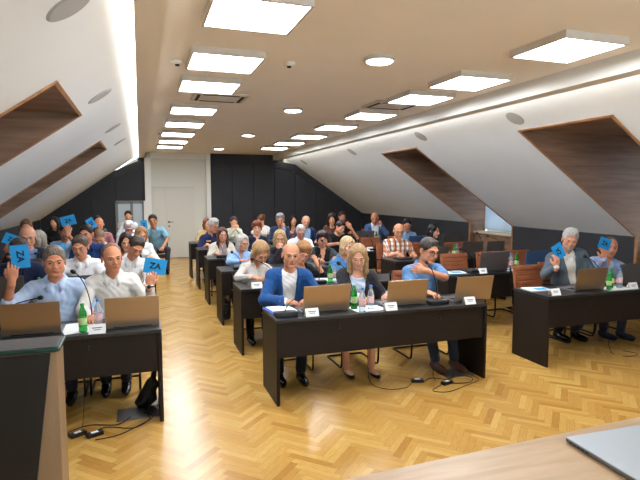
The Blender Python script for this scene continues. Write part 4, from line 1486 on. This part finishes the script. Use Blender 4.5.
# fifth row
e0 = sit('M9', 'uniformed man', 'grey-haired man in a navy uniform shirt with yellow shoulder marks, aisle side', (1.40, 10.70, 1.155), face=(34, 12, 4), bodyyaw=10, lod=1, g=1.18, headscale=1.1,
    skin=(204, 148, 128), hair='full', hcol=(168, 164, 158), glasses=(60, 60, 64), shirt=(34, 42, 82), sleeve='short', neck='v', collar=True)
MB().box((-.22, -.10, 1.005), (.10, .06, .010), Matrix.Rotation(R(-14), 3, 'Y')).build('epaulette', mat('yellow_braid', (222, 178, 60), .6), e0)
MB().box((-.11, -.245, .86), (.09, .006, .022)).build('badge', mat('yellow_braid', (222, 178, 60), .6), e0)
sit('M15', 'balding man in navy suit, blue shirt', 'balding man in a navy suit and pale blue shirt, fifth row centre', (3.42, 10.85, 1.194), face=(-12, 4, 8), lod=1, pel=(.04, .16),
    skin=(214, 152, 128), hair='receding', hcol=(176, 160, 140), shirt=(150, 186, 222), collar=True, neck='v', jacket=(32, 48, 84), jopen=1.6)
sit('W12', 'hidden brown-haired woman', 'brown-haired woman hidden behind the uniformed man, back row by the trim', (1.43, 12.0, 1.12), face=(10, 4, 0), fem=True, lod=2,
    hair='bob', hcol=(120, 72, 48), shirt=(186, 160, 112))
# sixth row and the back
sit('W13', 'woman with clasped hands', 'dark-haired woman with clasped hands at her mouth, back row centre', (2.05, 12.05, 1.155), face=(0, 6, 0), fem=True, lod=2,
    hair='updo', hcol=(60, 38, 34), shirt=(206, 204, 184),
    lh=((2.01, 11.85, 1.0), (.15, .05, 1), BK, .8, 1), rh=((2.09, 11.85, 1.0), (-.15, .05, 1), BK, .8, 1), lhint=(-.7, 0, -1), rhint=(.7, 0, -1))
sit('M14', 'grey-haired man in navy suit', 'grey-haired man in a dark navy suit, hand at his mouth, back row centre', (3.17, 12.1, 1.175), face=(-18, 6, 0), lod=1, g=1.1, headscale=1.15,
    skin=(200, 144, 124), hair='full', hcol=(132, 130, 130), shirt=(150, 170, 200), jacket=(38, 52, 80), jopen=.8,
    rh=((3.20, 11.92, 1.0), (-.05, .08, 1), BK, .9, 1))
sit('W16', 'long-haired woman in brown', 'long dark-haired woman in a brown dress looking down, back row', (4.46, 12.0, 1.189), face=(-20, 22, 0), fem=True, lod=2, headscale=1.1,
    hair='long', hcol=(50, 32, 30), shirt=(92, 62, 50), neck='scoop', sleeve='half')
sit('M17', 'man at back behind black t-shirt', 'dark-haired man behind the man in the black t-shirt, by the black wall', (5.10, 12.95, 1.19), face=(0, 6, 0), lod=2, headscale=1.1,
    skin=(196, 140, 120), hair='short', hcol=(56, 34, 32), shirt=(40, 38, 44))
sit('W18', 'brown-haired woman in white turning away', 'brown-haired woman in a white top turned away, against the black wall', (3.02, 13.5, 1.125), face=(-150, 6, 0), fem=True, lod=2, g=1.1, headscale=1.08,
    hair='updo', hcol=(112, 74, 50), shirt=(236, 236, 232))
sit('W19', 'dark-haired woman at back centre', 'dark-haired woman with bare shoulders far back, against the black wall', (3.87, 13.4, 1.09), face=(0, 4, 0), fem=True, lod=2, headscale=1.06,
    hair='long', hcol=(28, 20, 22), shirt=(180, 120, 110), sleeve='none', neck='scoop')
# --- right block, rows behind
sit('R1', 'bald man in blue suit', 'bald bearded man in a blue suit, hand on his chin, back of right block', (5.50, 11.75, 1.205), face=(-26, 16, 0), bodyyaw=-14, lod=1, g=1.1, pel=(.06, .14), headscale=1.1,
    skin=(206, 140, 118), hair='none', hcol=(120, 90, 80), beard=(150, 120, 105), shirt=(226, 228, 236), collar=True, neck='v', jacket=(74, 104, 150), jopen=1.3,
    rh=((5.56, 11.54, 1.035), (-.15, .1, 1), BK, .8, 1), rhint=(.8, -.1, -1))
sit('R2', 'bald man in plaid shirt', 'bald man in a brown and white plaid shirt, right block third row', (4.21, 8.02, 1.17), face=(-16, 12, 0), bodyyaw=-12, lod=0, g=1.22, jaw=1.05,
    skin=(212, 154, 128), hair='rim', hcol=(150, 120, 100), glasses=(110, 90, 80), shirt=(226, 214, 200), shirtmat=M['plaid'], sleeve='half', neck='v', collar=True,
    lh=((4.05, 7.72, .82), (.1, -1, -.2), DN, .5, 1))
sit('R3', 'dark-haired man in light blue', 'dark-haired man in a light blue shirt behind the plaid shirt, right block', (5.15, 9.45, 1.175), face=(-26, 18, 0), lod=1,
    skin=(196, 140, 118), hair='short', hcol=(32, 28, 28), shirt=(136, 172, 208), collar=True, neck='v')
sit('R4', 'black-haired woman', 'long black-haired woman in dark clothes turned sideways, right block', (4.92, 8.05, 1.145), face=(30, 6, 0), bodyyaw=15, fem=True, lod=1,
    skin=(216, 158, 138), hair='long', hcol=(18, 16, 20), shirt=(60, 74, 72), neck='v', headscale=.95)

# --- empty chairs
chair(4.60, 5.02, 'empty brown ribbed leather chair in the front row left of the grey suit', 4)
chair(4.42, 6.42, 'empty brown ribbed leather chair behind the denim polo man, second row right', -3)
chair(5.08, 6.45, 'empty brown leather chair behind the grey laptops, second row right')
chair(5.68, 6.50, 'empty brown leather chair behind the blue laptop, second row right')
chair(5.50, 8.00, 'empty brown leather chair in the third row right, next to the black-haired woman')
chair(4.44, 9.45, 'empty brown leather chair left of the man in light blue, fourth row right')
chair(5.80, 9.50, 'empty brown leather chair right of the man in light blue, fourth row right')

# --- laptops
laptop(-.79, 4.30, 'silver-tan laptop seen from behind, in front of the heavy man in light blue', w=.40, tilt=10)
laptop(-.08, 4.30, 'silver-tan laptop seen from behind, at the aisle end of the left front desk', w=.40, tilt=10)
laptop(1.545, 4.30, 'silver laptop seen from behind, in front of the bald man in the blazer', w=.44, tilt=12)
laptop(2.35, 4.30, 'silver laptop seen from behind, between the blonde woman and the denim polo man', w=.42, tilt=10)
laptop(3.08, 4.29, 'silver laptop seen from behind, at the right end of the centre front desk', w=.42, tilt=11)
laptop(4.62, 4.34, 'tan laptop seen from behind, in front of the man in the grey suit', w=.42, tilt=10)
laptop(5.36, 4.46, 'dark laptop seen from behind, at the far right edge of the photo', w=.42, mat_='liddark', tilt=8)
laptop(4.52, 5.85, 'large grey laptop in the second row right, in front of an empty chair', w=.46, mat_='liddark', tilt=8, h=.27)
laptop(5.28, 5.90, 'blue laptop in the second row right, left of the grey suit', w=.40, mat_='lidblue', tilt=8)
laptop(5.22, 7.35, 'grey laptop in the third row right, under the window', w=.40, mat_='liddark', tilt=14, h=.27)
laptop(5.70, 7.36, 'dark laptop in the third row right, rightmost of its desk', w=.36, mat_='liddark', tilt=8)
laptop(4.62, 7.36, 'grey laptop in the third row right, in front of the black-haired woman', w=.32, mat_='liddark', tilt=12, h=.2)
laptop(5.80, 8.86, 'dark laptop in the fourth row right, beside the dormer', w=.40, mat_='liddark', tilt=10)
laptop(5.05, 8.86, 'open blue laptop in front of the dark-haired man in light blue', w=.42, mat_='lidblue', tilt=16)
laptop(4.60, 10.32, 'grey laptop in the fifth row right, left of the bald man in the blue suit', w=.42, mat_='liddark', tilt=10)
laptop(-.62, 5.76, 'small dark laptop in the second row left, in front of the white polo', w=.34, mat_='liddark', tilt=5, h=.22)
laptop(-1.30, 5.76, 'grey laptop at the left edge, second row left', w=.40, mat_='liddark', tilt=10)
laptop(-1.25, 7.18, 'dark laptop in the third row left, in front of the older bald man', w=.34, mat_='liddark', tilt=5)

# --- microphones
mic(1.17, 4.29, 1.44, 4.46, .92, 'black gooseneck microphone at the left end of the centre front desk')
mic(1.90, 4.52, 1.79, 4.60, 1.14, 'black gooseneck microphone standing before the blonde woman in the blazer', bw=.16)
mic(2.68, 4.29, 2.66, 4.46, 1.13, 'black gooseneck microphone reaching up to the denim polo man')
mic(-.40, 4.60, -.52, 4.62, 1.17, 'long gooseneck microphone between the two front men on the left', bw=.14)
mic(-1.10, 4.60, -.775, 4.55, .99, 'gooseneck microphone poking over the laptop of the heavy man')
mic(4.22, 5.86, 4.05, 5.92, 1.07, 'gooseneck microphone at the left of the second row right desk', bw=.16)
mic(5.02, 4.55, 4.86, 4.64, 1.08, 'thin gooseneck microphone in front of the man in the grey suit', bw=.14)
mic(1.47, 5.83, 1.22, 5.90, 1.05, 'gooseneck microphone bending before the blonde woman in beige')
mic(1.98, 5.75, 2.02, 5.84, 1.06, 'upright gooseneck microphone before the short-haired woman in black', bw=.16)
mic(1.32, 7.20, 1.22, 7.32, .98, 'gooseneck microphone in front of the grey-haired woman in light blue', bw=.22)
mic(2.66, 7.22, 2.585, 7.36, 1.10, 'gooseneck microphone right in front of the face of the woman in leather', bw=.16)
mic(1.28, 8.62, 1.22, 8.72, .99, 'gooseneck microphone in front of the woman in the cream blazer', bw=.22)
mic(5.46, 7.36, 5.37, 7.40, 1.14, 'gooseneck microphone standing left before the window, third row right', bw=.07)
mic(5.95, 7.40, 5.62, 7.44, 1.08, 'gooseneck microphone standing right before the window, third row right', bw=.12)
mic(-1.55, 7.25, -1.28, 7.40, 1.05, 'gooseneck microphone before the silver-haired woman, left block', bw=.12)
mic(4.10, 8.82, 4.02, 8.90, 1.02, 'gooseneck microphone at the left of the fourth row right desk', bw=.16)

# --- bottles
bottle(1.84, 4.36, 'g', 'green water bottle right beside the laptop of the blazer man', s=1.0)
bottle(1.86, 4.22, 'c', 'clear bottle with red label, front of the centre desk paper')
bottle(1.985, 4.31, 'c', 'clear bottle with a blue cap, right of its twin on the white paper')
bottle(2.59, 4.44, 'g', 'green water bottle beside the laptop of the denim polo man')
bottle(-.44, 4.30, 'g', 'green water bottle on the left front desk between the laptops')
bottle(-.34, 4.44, 'c', 'clear water bottle with red label on the left front desk')
bottle(4.88, 4.33, 'g', 'short green bottle against the laptop of the grey suit man', s=.85)
bottle(4.98, 4.40, 'g', 'tall green bottle in the middle of the right front desk')
bottle(5.09, 4.38, 'c', 'clear bottle with red label on the right front desk')
bottle(4.80, 5.92, 'c', 'clear bottle left in the trio on the second row right desk')
bottle(4.91, 5.98, 'c', 'clear bottle in the middle of the trio, second row right desk')
bottle(5.04, 6.02, 'g', 'green bottle right in the trio on the second row right desk')
bottle(4.92, 7.40, 'g', 'green bottle beside the grey laptop, third row right desk')
bottle(5.00, 7.44, 'c', 'clear bottle beside the grey laptop, third row right desk')
bottle(2.12, 5.76, 'g', 'green bottle on the second row centre desk by the short-haired woman')
bottle(2.20, 5.82, 'c', 'clear bottle on the second row centre desk by the short-haired woman')
bottle(4.96, 10.5, 'g', 'green bottle before the bald man in the blue suit')
bottle(5.55, 10.5, 'c', 'clear bottle right of the bald man in the blue suit')
bottle(-.98, 5.80, 'g', 'green bottle in the second row left, behind the heavy man')
bottle(4.46, 7.42, 'c', 'clear bottle left of the small laptop, third row right desk')

# --- papers and cards
sheet(1.17, 4.52, .22, .30, 8, 'blue document folder at the left end of the centre front desk', 'paperblue', 'folder', 'document_folder', th=.006)
sheet(1.20, 4.54, .21, .27, 6, 'white papers lying on the blue folder, centre front desk', z=DT + .0065, th=.004)
sheet(1.96, 4.33, .30, .21, 4, 'white sheet under the clear bottles on the centre front desk')
sheet(2.52, 4.55, .30, .18, 10, 'white papers before the man in the denim polo')
sheet(-.46, 4.45, .30, .34, 14, 'white papers between the laptops on the left front desk')
sheet(4.13, 4.60, .26, .20, -8, 'white magazine with blue cover at the left end of the right front desk', 'paper', th=.010)
sheet(4.16, 4.57, .14, .10, -8, 'bright blue printed brochure on the white magazine, right front desk', 'cyan', z=DT + .0105)
sheet(5.02, 4.37, .34, .20, 0, 'white sheet under the bottles on the right front desk')
sheet(3.98, 5.96, .26, .20, -6, 'white papers at the left of the second row right desk', th=.008)
sheet(3.99, 5.95, .16, .10, -6, 'blue brochure on the papers, second row right desk', 'cyan', z=DT + .0085)
sheet(4.92, 5.96, .34, .20, 0, 'white sheet under the three bottles, second row right desk')
sheet(2.20, 5.98, .34, .22, 0, 'white papers in front of the short-haired woman in black')
sheet(1.38, 6.02, .07, .14, 0, 'dark smartphone between the hands of the blonde woman in beige', 'plastic', 'phone', 'smartphone', th=.009, grp=None)
sheet(2.13, 4.46, .075, .15, 20, 'dark smartphone before the blonde woman in the blazer', 'plastic', 'phone', 'smartphone', th=.009, grp=None)
sheet(4.02, 7.50, .24, .20, 0, 'dark notebook in front of the man in plaid', 'plastic', 'notebook', 'notebook', th=.02, grp=None)
name_card(1.385, 4.23, 'white name card before the laptop of the blazer man', rz=0)
name_card(2.14, 4.22, 'white name card left on the centre front desk, before the middle laptop')
name_card(2.98, 4.21, 'white name card before the rightmost laptop of the centre front desk')
name_card(-.335, 4.24, 'white name card beside the green bottle on the left front desk')
name_card(4.09, 4.29, 'white name card at the left end of the right front desk')
name_card(5.19, 4.30, 'white name card at the far right of the right front desk')
name_card(4.30, 5.80, 'white name card before the large grey laptop, second row right')
name_card(1.22, 5.72, 'white name card on the second row centre desk by the blue sleeve')
name_card(4.02, 8.80, 'white name card at the left of the fourth row right desk', rz=0)

# --- things on the floor
t = MB().box((0, 0, .004), (.33, .24, .008)).build('floor_plate', M['liddark'], bevel=.002); t.location = (-.06, 4.42, 0)
tag(t, 'dark metal floor socket plate under the left front desk', 'floor plate', 'floor socket plates')
t = MB().box((0, 0, .004), (.30, .22, .008)).build('floor_plate', M['liddark'], bevel=.002); t.location = (2.96, 4.40, 0)
tag(t, 'dark metal floor socket plate under the centre front desk', 'floor plate', 'floor socket plates')
for x, y, rz, lb in ((-.49, 4.14, 30, 'left of the pair on the floor left'), (-.37, 4.10, 24, 'right of the pair on the floor left'), (2.48, 4.30, -20, 'on the floor under the centre desk'), (2.72, 4.16, 15, 'by the cable coil under the centre desk')):
    t = empty('power_adapter', (x, y, 0), 'black laptop power adapter, ' + lb, 'power adapter', 'laptop power adapters on the floor', R(rz))
    MB().box((0, 0, .016), (.12, .055, .030)).build('adapter_case', M['plastic'], t, bevel=.006)
    MB().box((.0, 0, .0316), (.05, .03, .0012)).build('sticker', M['paper'], t)
zf = .005
cable([(-.40, 4.13, zf), (-.30, 4.22, zf), (-.10, 4.14, zf), (.02, 4.26, zf), (.0, 4.38, .013)], 'black cable looping from the adapters to the left floor plate')
cable([(-.36, 4.02, zf), (-.20, 4.05, zf), (-.05, 4.18, zf), (.05, 4.30, zf), (-.02, 4.40, .013)], 'black cable curving in front of the left floor plate')
cable([(-.52, 4.10, zf), (-.56, 4.22, zf), (-.42, 4.30, zf), (-.22, 4.24, zf), (-.12, 4.34, .013)], 'black cable loop behind the adapter pair on the left')
cable([(-.50, 4.18, zf), (-.47, 4.30, .02), (-.455, 4.34, .3), (-.46, 4.33, .70)], 'thin cable hanging from the left front desk to the adapters', r=.003)
cable([(.06, 4.24, .70), (.05, 4.28, .4), (.03, 4.36, .15), (.0, 4.42, .02)], 'thin cable hanging down at the aisle end of the left desk', r=.003)
cable([(1.98, 4.36, .66), (2.0, 4.40, .3), (2.02, 4.38, .03), (2.12, 4.22, zf), (2.30, 4.20, zf), (2.42, 4.30, zf)], 'thin cable hanging from the centre desk to an adapter', r=.003)
cable([(2.54, 4.28, zf), (2.66, 4.34, zf), (2.80, 4.26, zf), (2.92, 4.36, .013)], 'black cable between adapter and floor plate under the centre desk')
cable([(2.78, 4.15, zf), (2.95, 4.12, zf), (3.05, 4.24, zf), (2.90, 4.30, .013), (2.80, 4.22, zf)], 'black cable coil beside the centre floor plate')
cable([(2.66, 4.16, zf), (2.50, 4.05, zf), (2.62, 3.98, zf), (2.86, 4.06, zf), (3.08, 4.16, zf), (3.06, 4.34, zf)], 'thin cable loop on the floor in front of the centre desk', r=.003)
cable([(2.72, 4.32, .66), (2.70, 4.36, .3), (2.66, 4.30, .02), (2.70, 4.18, zf)], 'thin cable hanging behind the right half of the centre desk', r=.003)
cable([(4.95, 4.36, .66), (4.98, 4.40, .3), (5.0, 4.36, .02), (5.1, 4.22, zf), (5.28, 4.26, zf), (5.22, 4.40, zf)], 'thin cable hanging from the right front desk to the floor', r=.003)

# black cable bag hanging at the aisle end of the left front desk
F = Field()
F.ell((0, 0, .09), (.075, .06, .085), None, .03); F.ell((.03, .0, .19), (.06, .05, .05), None, .03); F.ell((-.05, -.02, .05), (.06, .05, .045), None, .02); F.cone((.04, 0, .22), (.06, 0, .33), .03, .012, .02)
F.fn(lambda D, X, Y, Z: D + .006 * np.sin(X * 60) * np.sin(Z * 50 + Y * 40))
t = empty('cable_bag', (.02, 4.56, 0), 'black bag of cables sagging to the floor under the left desk end', 'bag')
mesh_obj('bag_body', [F.mesh(.008)], M['rubber'], t)
MB().tube([(.06, 0, .32), (.065, -.01, .5), (.05, -.05, .70)], .005, 6).build('strap', M['rubber'], t)
# dark handbag beside the third centre desk
F = Field(); F.box((0, 0, .15), (.06, .12, .13), None, .03, .01); F.ell((0, .0, .1), (.07, .13, .09), None, .03)
t = empty('handbag', (1.12, 7.42, 0), 'dark shiny handbag on the floor under the third row centre desk', 'bag')
mesh_obj('bag_body', [F.mesh(.01)], M['shoe'], t)
MB().tube([(0, -.08, .26), (0, -.06, .38), (0, .06, .38), (0, .08, .26)], .006, 6).build('handle', M['shoe'], t)

# --- lectern at the lower left
t = empty('lectern', (-.86, 2.66, 0), 'dark lectern with a glass top and wooden side panel, lower left foreground', 'lectern')
HL = 1.095
MB().box((.0, .02, HL / 2), (.965, .20, HL)).build('cabinet', M['lecternwood'], t, bevel=.003)
m_ = MB(); m_.poly_prism([(-.48, -.081, 0), (.312, -.081, 0), (.458, -.081, HL - .005), (-.48, -.081, HL - .005)], (0, -.010, 0)); m_.build('dark_front_panel', mat('black_lectern_panel', (22, 20, 19), .5), t)
b_ = MB().box((0, .01, HL + .012), (1.0, .225, .022)).build('glass_top', M['greenedge'], t, bevel=.012, seg=4)
MB().box((0, .01, HL + .0235), (.965, .195, .002)).build('dark_inlay', M['lecternglass'], b_)

# --- presidium table and closed laptop at the lower right
t = empty('table', (2.2, 1.30, 0), 'light oak table top in the lower right foreground', 'table')
MB().poly_prism([(-1.60, -.42, .735), (1.5, -.42, .735), (1.5, .50, .735), (-1.60, .40, .735)], (0, 0, .025)).build('table_top', M['table'], t, bevel=.003)
for x in (-1.4, 1.35): MB().box((x, 0, .3675), (.03, .7, .735)).build('side_panel', M['table'], t)
MB().box((-.02, .25, .45), (2.7, .02, .5)).build('front_panel', M['table'], t)
t = empty('laptop', (1.674, 1.662, .7605), 'closed silver laptop on the oak table, lower right corner', 'laptop', None, R(-2))
lp = MB(); lp.box((.22, -.18, .0115), (.44, .36, .013)); lp.build('base', M['lapbase'], t, bevel=.004)
MB().box((.22, -.18, .0215), (.44, .36, .007)).build('lid', mat('pale_silver_lid', (188, 196, 204), .35, .4), t, bevel=.0025)
m_ = MB()
for k in range(4): m_.box((-.0004, -.05 - k * .022, .0105), (.001, .013, .005))
m_.box((-.0004, -.030, .0105), (.001, .010, .007)); m_.build('port', M['dark'], t)
m_ = MB(); m_.box((.03, -.03, .0025), (.02, .02, .005)); m_.box((.35, -.03, .0025), (.02, .02, .005)); m_.box((.35, -.23, .0025), (.02, .02, .005)); m_.box((.03, -.33, .0025), (.02, .02, .005)); m_.build('rubber_foot', M['rubber'], t)
